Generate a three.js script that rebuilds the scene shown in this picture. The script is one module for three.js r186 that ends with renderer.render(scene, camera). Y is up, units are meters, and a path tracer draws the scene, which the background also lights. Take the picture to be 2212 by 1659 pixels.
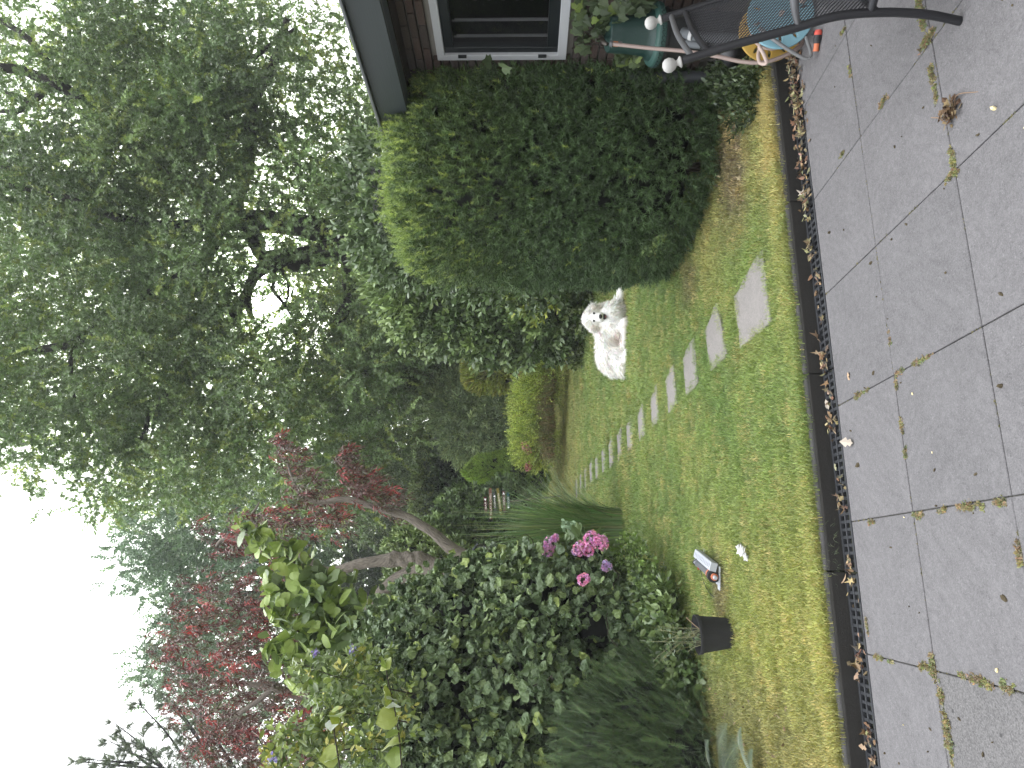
import * as THREE from 'three';
import { RoundedBoxGeometry } from 'three/addons/geometries/RoundedBoxGeometry.js';
import { MarchingCubes } from 'three/addons/objects/MarchingCubes.js';
import { ImprovedNoise } from 'three/addons/math/ImprovedNoise.js';
import { mergeGeometries, mergeVertices } from 'three/addons/utils/BufferGeometryUtils.js';

// ---------------------------------------------------------------- camera, sky, sun, exposure
const scene = new THREE.Scene();
const D2R = Math.PI / 180, YAW = 14.8 * D2R, PITCH = 0.71 * D2R, FPX = 1534;
const EYE = new THREE.Vector3(0, 1.58, 0);
const FWD = new THREE.Vector3(Math.sin(YAW) * Math.cos(PITCH), Math.sin(PITCH), -Math.cos(YAW) * Math.cos(PITCH));
const RGT = new THREE.Vector3(Math.cos(YAW), 0, Math.sin(YAW));
const UPV = new THREE.Vector3().crossVectors(RGT, FWD);
const camera = new THREE.PerspectiveCamera(56.8, 4 / 3, 0.05, 600);
camera.position.copy(EYE);
camera.up.copy(RGT);                                   // the phone was held on its side: the picture's left is up
camera.lookAt(EYE.clone().add(FWD));
scene.add(camera);

const SUN = new THREE.Vector3().copy(FWD).addScaledVector(RGT, 0.118).addScaledVector(UPV, 0.262).normalize();
{
  const W = 512, H = 256, d = new Float32Array(W * H * 4), pn = new ImprovedNoise();
  for (let j = 0; j < H; j++) for (let i = 0; i < W; i++) {
    const az = ((i + 0.5) / W - 0.5) * 2 * Math.PI, el = ((j + 0.5) / H - 0.5) * Math.PI;
    const x = Math.cos(el) * Math.cos(az), y = Math.sin(el), z = Math.cos(el) * Math.sin(az);
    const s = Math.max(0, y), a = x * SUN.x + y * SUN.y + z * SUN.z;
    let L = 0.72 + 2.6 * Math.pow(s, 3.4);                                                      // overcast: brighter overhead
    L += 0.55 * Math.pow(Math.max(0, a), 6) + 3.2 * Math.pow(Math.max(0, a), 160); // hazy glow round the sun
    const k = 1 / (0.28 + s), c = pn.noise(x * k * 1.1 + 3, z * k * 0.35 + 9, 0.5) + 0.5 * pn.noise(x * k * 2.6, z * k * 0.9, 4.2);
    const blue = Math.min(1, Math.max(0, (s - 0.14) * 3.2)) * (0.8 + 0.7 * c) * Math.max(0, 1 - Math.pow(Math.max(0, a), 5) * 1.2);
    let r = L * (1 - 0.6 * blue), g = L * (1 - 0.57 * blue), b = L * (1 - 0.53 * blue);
    if (y < 0) { r = 0.25; g = 0.27; b = 0.22; }
    const o = (j * W + i) * 4; d[o] = r; d[o + 1] = g; d[o + 2] = b; d[o + 3] = 1;
  }
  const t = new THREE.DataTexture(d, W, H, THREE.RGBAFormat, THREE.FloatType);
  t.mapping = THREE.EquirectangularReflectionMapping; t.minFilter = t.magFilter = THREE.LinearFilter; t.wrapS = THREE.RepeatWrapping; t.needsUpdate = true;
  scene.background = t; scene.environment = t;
}
const sun = new THREE.DirectionalLight(0xffe9c8, 1.5);
sun.position.copy(SUN).multiplyScalar(60); sun.castShadow = true; sun.shadow.radius = 20;
sun.shadow.mapSize.set(2048, 2048);
Object.assign(sun.shadow.camera, { left: -30, right: 30, top: 30, bottom: -30, near: 1, far: 140 });
scene.add(sun, sun.target);

const renderer = new THREE.WebGLRenderer({ antialias: true });
renderer.setSize(1024, 768);
renderer.toneMapping = THREE.LinearToneMapping;
renderer.toneMappingExposure = 3.3;
scene.fog = new THREE.FogExp2(0xeceef0, 0.0015);          // damp summer haze
renderer.shadowMap.enabled = true;

// ---------------------------------------------------------------- helpers
const V = (x, y, z) => new THREE.Vector3(x, y, z);
function rng(seed) { let a = seed >>> 0; return () => { a = (a + 0x6D2B79F5) | 0; let t = Math.imul(a ^ (a >>> 15), 1 | a); t = (t + Math.imul(t ^ (t >>> 7), 61 | t)) ^ t; return ((t ^ (t >>> 14)) >>> 0) / 4294967296; }; }
let R = rng(7);
const rr = (a, b) => a + (b - a) * R();
const gs = () => { let s = 0; for (let i = 0; i < 4; i++) s += R(); return (s - 2) * 0.87; };
const clamp = (x, a, b) => Math.min(b, Math.max(a, x));
const smooth = (a, b, x) => { const t = clamp((x - a) / (b - a), 0, 1); return t * t * (3 - 2 * t); };
const NO = new ImprovedNoise(), noise = (x, y, z) => NO.noise(x, y, z);
const lerp = (a, b, t) => a + (b - a) * t;
const mix3 = (a, b, t) => [lerp(a[0], b[0], t), lerp(a[1], b[1], t), lerp(a[2], b[2], t)];
// survey of the photograph: a sighted direction and a distance give the place in the garden
const dirOf = (x, y) => FWD.clone().addScaledVector(RGT, (829.5 - y) / FPX).addScaledVector(UPV, -(x - 1106) / FPX);
const P = (x, y, Z) => EYE.clone().addScaledVector(dirOf(x, y), Z);
const onX = (x, y, X) => { const d = dirOf(x, y); return EYE.clone().addScaledVector(d, X / d.x); };
const lawnY = z => 0.09 + 0.039 * (clamp(-z, 0, 26) - 3.62);
const patioY = z => 0.0228 * (z + 3.58);
const onLawn = (x, y) => { const d = dirOf(x, y), t = (1.58 - 0.09 + 0.039 * 3.62) / (-0.039 * d.z - d.y); return EYE.clone().addScaledVector(d, t); };
const onPatio = (x, y) => { const d = dirOf(x, y), t = (1.58 - 0.0228 * 3.58) / (0.0228 * d.z - d.y); return EYE.clone().addScaledVector(d, t); };

const used = {};
function numbered(n) { const k = used[n] = (used[n] ?? -1) + 1; return k ? n + '_' + String(k).padStart(3, '0') : n; }
function tag(o, label, category, group, kind) {
  if (label) o.userData.label = label;
  if (category) o.userData.category = category;
  if (group) o.userData.group = group;
  if (kind) o.userData.kind = kind;
  return o;
}
function thing(name, label, category, pos, turn = 0, group) {
  const o = new THREE.Group(); o.name = numbered(name); scene.add(o);
  if (pos) o.position.copy(pos);
  o.rotation.y = turn;
  return tag(o, label, category, group);
}
function add(name, geo, mat, parent = scene) {
  const m = new THREE.Mesh(geo, mat); m.name = parent === scene ? numbered(name) : name; m.castShadow = m.receiveShadow = true; parent.add(m); return m;
}
// triangle collector: position, colour, uv
class GB {
  constructor() { this.p = []; this.c = []; this.u = []; }
  tri(a, b, c, col, ua, ub, uc) {
    this.p.push(a.x, a.y, a.z, b.x, b.y, b.z, c.x, c.y, c.z);
    for (let i = 0; i < 3; i++) this.c.push(col[0], col[1], col[2]);
    if (ua) this.u.push(...ua, ...ub, ...uc); else this.u.push(0, 0, 1, 0, 0, 1);
  }
  quad(a, b, c, d, col, ua, ub, uc, ud) { this.tri(a, b, c, col, ua, ub, uc); this.tri(a, c, d, col, ua, uc, ud); }
  geo(g, col = [1, 1, 1]) {                          // append a BufferGeometry
    const s = g.index ? g.toNonIndexed() : g, p = s.attributes.position, u = s.attributes.uv;
    for (let i = 0; i < p.count; i++) { this.p.push(p.getX(i), p.getY(i), p.getZ(i)); this.c.push(...col); this.u.push(u ? u.getX(i) : 0, u ? u.getY(i) : 0); }
    return this;
  }
  build(sm = false) {
    let g = new THREE.BufferGeometry();
    g.setAttribute('position', new THREE.Float32BufferAttribute(this.p, 3));
    g.setAttribute('color', new THREE.Float32BufferAttribute(this.c, 3));
    g.setAttribute('uv', new THREE.Float32BufferAttribute(this.u, 2));
    if (sm) { g = mergeVertices(g, 1e-5); }
    g.computeVertexNormals(); return g;
  }
}
const M4 = (pos, q, s) => new THREE.Matrix4().compose(pos, q, typeof s === 'number' ? V(s, s, s) : s);
const YAX = V(0, 1, 0);
const qDir = (dir, roll = 0) => new THREE.Quaternion().setFromUnitVectors(YAX, dir.clone().normalize()).multiply(new THREE.Quaternion().setFromAxisAngle(YAX, roll));
const rdir = () => { const z = rr(-1, 1), a = rr(0, 6.2832), s = Math.sqrt(1 - z * z); return V(s * Math.cos(a), z, s * Math.sin(a)); };
// tapered tube through points with radii
function tube(pts, radii, radial = 8, seg = 0, rough = 0, seed = 1) {
  const cv = new THREE.CatmullRomCurve3(pts), n = seg || Math.max(4, pts.length * 4), fr = cv.computeFrenetFrames(n, false), gb = new GB();
  const ring = [], L = cv.getLength();
  for (let i = 0; i <= n; i++) {
    const t = i / n, c = cv.getPoint(t), f = t * (radii.length - 1), k = Math.min(radii.length - 2, Math.floor(f)), rad = radii.length > 1 ? lerp(radii[k], radii[k + 1], f - k) : radii[0];
    const row = [];
    for (let j = 0; j <= radial; j++) {
      const a = (j % radial) / radial * 2 * Math.PI, q = V(0, 0, 0).addScaledVector(fr.normals[i], Math.cos(a)).addScaledVector(fr.binormals[i], Math.sin(a));
      const w = rough ? 1 + rough * (noise(Math.cos(a) * 1.6 + seed, t * L * 3 / (rad * 8 + 0.3), Math.sin(a) * 1.6) * 1.3 + 0.5 * noise(Math.cos(a) * 4, t * L * 6, Math.sin(a) * 4 + seed)) : 1;
      row.push(c.clone().addScaledVector(q, rad * w));
    }
    ring.push(row);
  }
  const uvS = 1;
  for (let i = 0; i < n; i++) for (let j = 0; j < radial; j++)
    gb.quad(ring[i][j], ring[i][j + 1], ring[i + 1][j + 1], ring[i + 1][j], [1, 1, 1], [j / radial, i / n * L * uvS], [(j + 1) / radial, i / n * L * uvS], [(j + 1) / radial, (i + 1) / n * L * uvS], [j / radial, (i + 1) / n * L * uvS]);
  for (const [e, s] of [[0, 1], [n, -1]]) { const c = cv.getPoint(e / n); for (let j = 0; j < radial; j++) { const a = ring[e][j], b = ring[e][j + 1]; s > 0 ? gb.tri(c, b, a, [1, 1, 1]) : gb.tri(c, a, b, [1, 1, 1]); } }
  return gb.build(true);
}
function box(w, h, d, x = 0, y = 0, z = 0, r = 0) {
  const g = r ? new RoundedBoxGeometry(w, h, d, 2, r) : new THREE.BoxGeometry(w, h, d); g.translate(x, y, z); return g;
}
function joined(list) { return mergeGeometries(list.map(g => { const s = g.index ? g.toNonIndexed() : g.clone(); for (const k of Object.keys(s.attributes)) if (!['position', 'normal', 'uv'].includes(k)) s.deleteAttribute(k); return s; })); }
function lathe(prof, seg = 28) { return new THREE.LatheGeometry(prof.map(([r, y]) => new THREE.Vector2(r, y)), seg); }

// textures
function tex(w, h, fn, srgb = false, rep) {
  const d = new Uint8Array(w * h * 4);
  for (let j = 0; j < h; j++) for (let i = 0; i < w; i++) { const c = fn(i / w, j / h, i, j), o = (j * w + i) * 4; d[o] = clamp(c[0], 0, 1) * 255; d[o + 1] = clamp(c[1], 0, 1) * 255; d[o + 2] = clamp(c[2], 0, 1) * 255; d[o + 3] = 255; }
  const t = new THREE.DataTexture(d, w, h); t.wrapS = t.wrapT = THREE.RepeatWrapping; t.magFilter = THREE.LinearFilter; t.minFilter = THREE.LinearMipmapLinearFilter; t.generateMipmaps = true;
  if (srgb) t.colorSpace = THREE.SRGBColorSpace;
  if (rep) t.repeat.set(...rep); t.needsUpdate = true; return t;
}
// periodic noise on the unit square
function pnoise(u, v, f, s = 0) { const a = u * 2 * Math.PI, b = v * 2 * Math.PI, k = f / 6.2832; return noise(Math.cos(a) * k + s, Math.sin(a) * k + Math.cos(b) * k * 1.0 + s * 2, Math.sin(b) * k - s); }
const LEAFK = 1.65, lc = c => { const l = (c[0] * 0.3 + c[1] * 0.6 + c[2] * 0.1) * 0.17; return new THREE.Color().setRGB((c[0] * 0.85 + l) * LEAFK * 1.1, (c[1] * 0.85 + l) * LEAFK * 1.02, (c[2] * 0.85 + l) * LEAFK * 0.68); };
const NK = 0.72, lin = c => new THREE.Color().setRGB(c[0] * NK, c[1] * NK, c[2] * NK);
function std(c, o = {}) { return new THREE.MeshStandardMaterial({ color: lin(c), roughness: 0.7, ...o }); }
const TR = rng(99);
const hash = (i, j) => { const s = Math.sin(i * 127.1 + j * 311.7) * 43758.5453; return s - Math.floor(s); };

const barkTex = tex(256, 512, (u, v) => { const n = 0.5 + 0.55 * pnoise(u, v * 0.999, 26, 3) + 0.3 * noise(Math.cos(u * 6.2832) * 9, v * 7, Math.sin(u * 6.2832) * 9); const k = clamp(0.62 + 0.5 * (n - 0.5), 0.2, 1); return [k, k * 0.98, k * 0.95]; });
const grainTex = tex(256, 256, (u, v) => { const n = 0.5 + 0.5 * pnoise(u, v, 60, 5); return [n, n, n]; });
function bark(c) { return new THREE.MeshStandardMaterial({ color: lin(c), map: barkTex, bumpMap: barkTex, bumpScale: 0.02, roughness: 0.95 }); }
function leafMat(tr = 0.4, rough = 0.55, o = {}) { return new THREE.MeshPhysicalMaterial({ color: 0xffffff, vertexColors: true, side: THREE.DoubleSide, roughness: rough, transmission: tr, thickness: 0, ...o }); }
const M = {
  leaf: leafMat(0.5, 0.6), gloss: leafMat(0.22, 0.33), matte: leafMat(0.3, 0.8), thin: leafMat(0.5, 0.6), needle: leafMat(0.15, 0.55), dry: leafMat(0.1, 0.9), petal: leafMat(0.35, 0.7),
  bark: bark([0.11, 0.095, 0.08]), barkDark: bark([0.05, 0.043, 0.036]), barkGrey: bark([0.42, 0.37, 0.315]), twig: bark([0.13, 0.1, 0.07]),
};

// ---------------------------------------------------------------- leaf shapes
function leafAt(gb, m, kind, col, o = {}) {
  const T = (x, y, z) => V(x, y, z).applyMatrix4(m);
  const bend = o.bend ?? 0.12, fold = o.fold ?? 0.1, w = o.w ?? 0.5;
  const zz = (x, y) => -bend * y * y + fold * Math.abs(x) * 1.4;
  const pt = (x, y, dz = 0) => T(x, y, zz(x, y) + dz);
  const lo = mix3(col, [col[0] * 0.8, col[1] * 0.8, col[2] * 0.8], 0.5);
  if (kind === 'maple' || kind === 'ivy' || kind === 'oak') {
    const H = kind === 'maple' ? [[0, 0], [0.17, 0.12], [0.48, 0.16], [0.24, 0.36], [0.52, 0.66], [0.17, 0.6]] : kind === 'ivy' ? [[0, 0.1], [0.22, -0.04], [0.55, 0.16], [0.4, 0.36], [0.5, 0.52], [0.2, 0.66]] : [[0, 0], [0.08, 0.12], [0.26, 0.26], [0.15, 0.42], [0.33, 0.6], [0.18, 0.78]];
    const L = H.map(([x, y]) => pt(-x * w * 2, y)), Q = H.map(([x, y]) => pt(x * w * 2, y)), tip = pt(0, 1), c = T(0, 0.4, zz(0, 0.4) - 0.02);
    for (let i = 0; i < H.length - 1; i++) { gb.tri(c, L[i + 1], L[i], lo); gb.tri(c, Q[i], Q[i + 1], col); }
    gb.tri(c, tip, L[H.length - 1], lo); gb.tri(c, Q[H.length - 1], tip, col);
  } else if (kind === 'lance') {                                     // four triangles
    const b = pt(0, 0), l = pt(-w * 0.5, 0.45), r = pt(w * 0.5, 0.45), c = T(0, 0.5, zz(0, 0.5)), t = pt(0, 1);
    gb.tri(b, c, l, lo); gb.tri(b, r, c, col); gb.tri(l, c, t, lo); gb.tri(c, r, t, col);
  } else if (kind === 'needle') {
    gb.tri(T(-w * 0.5, 0, 0), T(w * 0.5, 0, 0), T(0, 1, -bend), col);
  } else if (kind === 'crinkle') {                                   // rounded leaf with a puckered blade
    const rows = [[0, 0.06], [0.16, 0.62], [0.42, 0.92], [0.66, 0.78], [0.86, 0.36], [1, 0.02]], nx = 6, g = [];
    for (let i = 0; i < rows.length; i++) { const row = []; for (let j = 0; j <= nx; j++) { const s = j / nx * 2 - 1, x = s * rows[i][1] * w * (1 + 0.1 * noise(s * 3 + o.seed, i * 1.7, 2)), y = rows[i][0] - 0.1 * s * s * (i < 2 ? 1.2 : -0.1); const dz = (o.crimp ?? 0.09) * (noise(s * 2.2 + o.seed * 7, i * 1.1, o.seed) * 2 + ((j % 2) ? 0.5 : -0.5) * (1 - Math.abs(s)) + Math.abs(s) * 0.7 * Math.sin(i * 2.1 + o.seed)); row.push(pt(x, y, dz)); } g.push(row); }
    for (let i = 0; i < rows.length - 1; i++) for (let j = 0; j < nx; j++) { gb.quad(g[i][j], g[i][j + 1], g[i + 1][j + 1], g[i + 1][j], col); }
  } else {                                                           // oval, eight triangles
    const q = [[0.3, 0.86], [0.66, 0.9]], b = pt(0, 0), t = pt(0, 1), l = q.map(([y, k]) => pt(-w * 0.5 * k, y)), r = q.map(([y, k]) => pt(w * 0.5 * k, y)), c = q.map(([y]) => T(0, y, zz(0, y)));
    gb.tri(b, c[0], l[0], lo); gb.tri(b, r[0], c[0], col); gb.quad(l[0], c[0], c[1], l[1], lo); gb.quad(c[0], r[0], r[1], c[1], col); gb.tri(l[1], c[1], t, lo); gb.tri(c[1], r[1], t, col);
  }
}
// a twig with leaves round it, growing along +y
function sprig({ n = 10, len = 0.5, size = 0.1, kind = 'oval', w = 0.5, ang = 0.9, col = [1, 1, 1], jit = 0.25, stem = [0.35, 0.28, 0.2], stemR = 0.004, bend = 0.12, fold = 0.1, seed = 1, flat = false, taper = 0.3, hang = 0, tip = null }) {
  const keep = R; R = rng(seed * 977 + 13); const gb = new GB();
  const cx = rr(-0.15, 0.15) * len, cz = rr(-0.15, 0.15) * len, at = t => V(cx * t * t, len * t, cz * t * t);
  if (stemR) { const a = at(0), b = at(1); for (let k = 0; k < 3; k++) { const a0 = k * 2.094, a1 = a0 + 2.094; gb.tri(V(a.x + stemR * Math.cos(a0), a.y, a.z + stemR * Math.sin(a0)), V(a.x + stemR * Math.cos(a1), a.y, a.z + stemR * Math.sin(a1)), b, stem); } }
  for (let i = 0; i < n; i++) {
    const t = (i + 0.6) / n, az = flat ? (i % 2 ? 0 : Math.PI) + rr(-0.2, 0.2) : i * 2.4 + rr(-0.4, 0.4), el = ang * (1 - 0.55 * t) + rr(-0.25, 0.25);
    const d = V(Math.cos(az) * Math.sin(el), Math.cos(el) - hang, Math.sin(az) * Math.sin(el)).normalize();
    const s = size * (1 - taper * t) * rr(0.78, 1.2), k = 1 + rr(-jit, jit), c = tip && t > 0.7 ? tip.map(x => x * k) : col.map(x => x * k);
    leafAt(gb, M4(at(t), qDir(d, flat ? (i % 2 ? 1.57 : -1.57) : rr(0, 6.28)), s), kind, c, { w, bend: bend * rr(0.4, 1.8), fold: fold * rr(0.3, 1.6), seed: i + seed });
  }
  R = keep; return gb.build();
}
// instanced leaves: items are {p, d, s, c, roll}
function scatter(name, geos, mat, items, parent, kind = 'stuff') {
  geos.forEach((g, k) => {
    const mine = items.filter((_, i) => i % geos.length === k); if (!mine.length) return;
    const im = new THREE.InstancedMesh(g, mat, mine.length); im.name = name; im.castShadow = im.receiveShadow = true;
    mine.forEach((it, i) => { im.setMatrixAt(i, M4(it.p, qDir(it.d, it.roll ?? rr(0, 6.28)), it.s)); im.setColorAt(i, it.raw ? new THREE.Color().setRGB(...it.c) : lc(it.c)); });
    im.userData.kind = kind; parent.add(im);
  });
}
// points in / on an ellipsoid; shell 0 = through the volume, 1 = only the skin
function inBlob(c, r, shell = 0) { const d = rdir(), k = shell ? Math.pow(lerp(Math.pow(shell, 3), 1, R()), 1 / 3) : Math.cbrt(R()); return { p: V(c.x + d.x * r.x * k, c.y + d.y * r.y * k, c.z + d.z * r.z * k), n: V(d.x / r.x, d.y / r.y, d.z / r.z).normalize(), k }; }
// ---------------------------------------------------------------- ground, lawn, paving
const soilTex = tex(512, 512, (u, v, i, j) => { const n = 0.5 + 0.6 * pnoise(u, v, 20, 1) + 0.5 * pnoise(u, v, 70, 4) + 0.5 * (hash(i, j) - 0.5); const k = clamp(0.55 + 0.5 * (n - 0.5), 0.1, 1); return [k, k * 0.93, k * 0.85]; });
{ // open land to the horizon, rising gently like the lawn
  const g = new THREE.PlaneGeometry(500, 500, 100, 100); g.rotateX(-Math.PI / 2); const p = g.attributes.position;
  for (let i = 0; i < p.count; i++) { const z = p.getZ(i); p.setY(i, z < -1 ? lawnY(z) - 0.12 : -0.14); }
  g.computeVertexNormals();
  tag(add('ground', g, std([0.055, 0.06, 0.03], { roughness: 1 })), 'dark earth under the garden shrubs and trees', 'ground', null, 'structure');
}
// colour of the turf by place: moss-yellow near the left, straw by the kerb and under the yew, green in the middle
const LEFT = z => -1.15 + 0.02 * (z + 3.6);
function turfColour(x, z) {
  const n = noise(x * 0.9, z * 0.9, 3) + 0.5 * noise(x * 2.7, z * 2.7, 7), m = noise(x * 7, z * 7, 1);
  let c = mix3([0.07, 0.16, 0.03], [0.16, 0.235, 0.055], clamp(0.5 + 0.38 * n, 0, 1));
  const moss = clamp(smooth(0.9, -0.6, x + 0.35 * n) * smooth(-6.6, -4.2, z), 0, 1);
  c = mix3(c, [0.2, 0.235, 0.045], 0.75 * moss);
  const straw = clamp(smooth(-4.05, -3.66, z) * (0.05 + 0.3 * smooth(0.8, 2.2, x)) + smooth(1.9, 2.5, x) * smooth(-5.9, -4.6, z) * 0.45 + smooth(-12, -15, z) * 0.35 + 0.45 * Math.max(0, n - 0.3), 0, 1);
  c = mix3(c, [0.3, 0.26, 0.13], clamp(straw * (0.75 + 0.8 * m), 0, 0.95));
  const bare = Math.max(smooth(0.28, 0.1, Math.hypot((x + 0.12) / 1.3, z + 5.3)) * 0.85, smooth(0.75, 0.2, x - LEFT(z) + 0.3 * n) * 0.5, smooth(0.9, 0.2, Math.hypot((x - 2.75) / 0.9, (z + 4.35) / 0.5)) * 0.9, smooth(0.35, 0.1, Math.hypot(x - 2.35, z + 5.55)) * 0.7);
  c = mix3(c, [0.13, 0.095, 0.06], clamp(bare, 0, 1) * 0.7); return { c: [c[0] * 1.2, c[1] * 1.13, c[2] * 1.2], bare };
}
{
  const g = new THREE.PlaneGeometry(16, 20, 200, 240); g.rotateX(-Math.PI / 2); g.translate(3, 0, -13.675);
  const p = g.attributes.position, col = [];
  for (let i = 0; i < p.count; i++) { const x = p.getX(i), z = p.getZ(i); p.setY(i, lawnY(z) + 0.012 * noise(x * 1.5, z * 1.5, 2) * smooth(-3.66, -4.1, z) - 0.004); const t = turfColour(x, z).c; col.push(t[0], t[1] * 0.95, t[2]); }
  g.setAttribute('color', new THREE.Float32BufferAttribute(col, 3)); g.computeVertexNormals();
  const uv = g.attributes.uv; for (let i = 0; i < uv.count; i++) uv.setXY(i, uv.getX(i) * 16, uv.getY(i) * 20);
  tag(add('lawn', g, new THREE.MeshStandardMaterial({ vertexColors: true, map: soilTex, roughness: 1, bumpMap: soilTex, bumpScale: 0.01 })), 'mown lawn rising gently from the kerb to the far shrubs', 'lawn', null, 'structure');
}
// stepping stones in the grass, running away from the kerb
const STONES = [[1.8, -4.51, 1.9, -3.98, 1.42, -3.96, 1.44, -4.47], [1.8, -5.21, 1.9, -4.89, 1.48, -4.76, 1.45, -5.13], [1.77, -5.86, 1.85, -5.52, 1.46, -5.47, 1.43, -5.83], [1.75, -6.5, 1.82, -6.2, 1.45, -6.13, 1.42, -6.44], [1.73, -7.17, 1.81, -6.87, 1.45, -6.83, 1.43, -7.15]];
for (let k = 0; k < 10; k++) { const z = -7.83 - 0.68 * k; STONES.push([1.73, z, 1.79, z + 0.29, 1.44, z + 0.33, 1.4, z + 0.02]); }
const onStone = (x, z, e) => STONES.some(s => { const cx = (s[0] + s[4]) / 2, cz = (s[1] + s[5]) / 2; return Math.abs(x - cx) < Math.abs(s[0] - s[4]) / 2 + 0.04 - e && Math.abs(z - cz) < Math.abs(s[1] - s[5]) / 2 + 0.0 - e * 1.3; });
const speckTex = tex(1024, 1024, (u, v, i, j) => {
  const h = hash(i, j), h2 = hash(i >> 1, j >> 1), h3 = hash(i >> 2, j >> 2);
  let k = 0.68 + 0.07 * pnoise(u, v, 9, 2) + 0.1 * pnoise(u, v, 60, 6) + 0.2 * (h - 0.5) + 0.2 * (h2 - 0.5) + 0.13 * (h3 - 0.5);
  if (h2 > 0.985) k += 0.34; if (h3 > 0.985) k -= 0.16; if (h3 > 0.9982) k += 0.4;
  return [k, k * 0.985, k * 0.99];
});
const lichenTex = tex(1024, 1024, (u, v, i, j) => {
  const h = hash(i, j), h2 = hash(i >> 1, j >> 1); let k = 0.68 + 0.07 * pnoise(u, v, 9, 2) + 0.2 * (h - 0.5) + 0.3 * (h2 - 0.5) + 0.3 * (hash(i >> 2, j >> 2) - 0.5);
  if (h2 > 0.985) k += 0.34;
  const b = pnoise(u, v, 10, 11) + 0.5 * pnoise(u, v, 46, 13); if (b > 0.3 && hash(i >> 3, j >> 3) > 1.05 - 0.7 * (b - 0.3)) k *= 0.45;
  return [k, k * 0.985, k * 0.97];
});
{
  const m = new THREE.MeshStandardMaterial({ color: lin([0.45, 0.42, 0.39]), map: speckTex, bumpMap: speckTex, bumpScale: 0.006, roughness: 0.95 });
  STONES.forEach((s, k) => {
    R = rng(400 + k); const cx = (s[0] + s[4]) / 2, cz = (s[1] + s[5]) / 2, sh = new THREE.Shape(), pts = [];
    for (let e = 0; e < 4; e++) { const a = [s[e * 2], s[e * 2 + 1]], b = [s[(e * 2 + 2) % 8], s[(e * 2 + 3) % 8]]; for (let q = 0; q < 6; q++) { const t = q / 6; pts.push([lerp(a[0], b[0], t) - cx + rr(-0.012, 0.012), lerp(a[1], b[1], t) - cz + rr(-0.012, 0.012)]); } }
    pts.forEach(([x, z], i) => i ? sh.lineTo(x, -z) : sh.moveTo(x, -z)); sh.closePath();
    const g = new THREE.ExtrudeGeometry(sh, { depth: 0.04, bevelEnabled: true, bevelSize: 0.006, bevelThickness: 0.006, bevelSegments: 1 }); g.rotateX(-Math.PI / 2);
    const o = add('stepping_stone', g, m); o.position.set(cx, lawnY(cz) - 0.032, cz); o.rotation.x = 0.039;
    tag(o, k === 0 ? 'large grey stepping stone in the lawn nearest the kerb' : k === 1 ? 'grey stepping stone second from the kerb, beside the dry straw patch' : ['third', 'fourth', 'fifth', 'sixth', 'seventh', 'eighth', 'ninth', 'tenth', 'eleventh', 'twelfth', 'thirteenth', 'fourteenth', 'fifteenth'][k - 2] + (k < 7 ? ' grey stepping stone counted from the kerb across the lawn' : ' grey stepping stone from the kerb, in the far narrow part of the row'), 'stepping stone', 'stepping stones across the lawn');
  });
}
{ // paving: single slabs, a bed of sand under them
  const bed = add('patio', box(9, 0.05, 7, 0.6, -0.032, 0), std([0.09, 0.085, 0.072], { roughness: 1 })); bed.position.set(0, patioY(0.06), 0.03); bed.rotation.x = -0.0228;
  tag(bed, 'grey slab patio sloping to the drain', 'patio', null, 'structure');
  const plain = new THREE.MeshStandardMaterial({ color: lin([0.236, 0.228, 0.23]), map: speckTex, bumpMap: speckTex, bumpScale: 0.004, roughness: 0.92 });
  const plain2 = plain.clone(); plain2.color = lin([0.25, 0.241, 0.243]); const dirty = plain.clone(); dirty.map = lichenTex; dirty.color = lin([0.226, 0.218, 0.218]);
  const xs = [-3.2, -2.66, -2.1, -1.52, -0.94, -0.357, 0.235, 0.8, 1.39, 1.937, 2.5, 3.07, 3.6, 4.2, 4.8], zs = [-3.455, -2.885, -2.275, -1.67, -1.06, -0.45, 0.15, 0.75, 1.35, 1.95];
  R = rng(55);
  for (let i = 0; i < xs.length - 1; i++) for (let j = 0; j < zs.length - 1; j++) {
    const w = xs[i + 1] - xs[i] - 0.0045, d = zs[j + 1] - zs[j] - 0.0045, cx = (xs[i] + xs[i + 1]) / 2, cz = (zs[j] + zs[j + 1]) / 2, b = 0.0025, h = 0.05;
    if (cx > 3.55) continue;
    const gb = new GB(), o0 = R(), o1 = R(), uv = (x, z) => [(x + 5) / 1.6 + o0, (z + 5) / 1.6 + o1];
    const T = [[-w / 2 + b, -d / 2 + b], [w / 2 - b, -d / 2 + b], [w / 2 - b, d / 2 - b], [-w / 2 + b, d / 2 - b]], S = [[-w / 2, -d / 2], [w / 2, -d / 2], [w / 2, d / 2], [-w / 2, d / 2]];
    const t = T.map(([x, z]) => V(x, 0, z)), s = S.map(([x, z]) => V(x, -b, z)), q = S.map(([x, z]) => V(x, -h, z)), W = [1, 1, 1];
    gb.quad(t[0], t[3], t[2], t[1], W, uv(...T[0]), uv(...T[3]), uv(...T[2]), uv(...T[1]));
    for (let k = 0; k < 4; k++) { const n = (k + 1) % 4; gb.quad(s[k], t[k], t[n], s[n], W, uv(...S[k]), uv(...T[k]), uv(...T[n]), uv(...S[n])); gb.quad(q[k], s[k], s[n], q[n], W, uv(...S[k]), uv(...S[k]), uv(...S[n]), uv(...S[n])); }
    const o = add('slab', gb.build(), (cx < -0.2 && cz < -2 && R() < 0.8) ? dirty : R() < 0.5 ? plain : plain2, bed);
    o.position.set(cx, 0.003 + rr(-0.0015, 0.0015), cz - 0.03); o.rotation.set(rr(-0.002, 0.002), 0, rr(-0.002, 0.002));
    o.position.y += 0.0; 
  }
}
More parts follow.
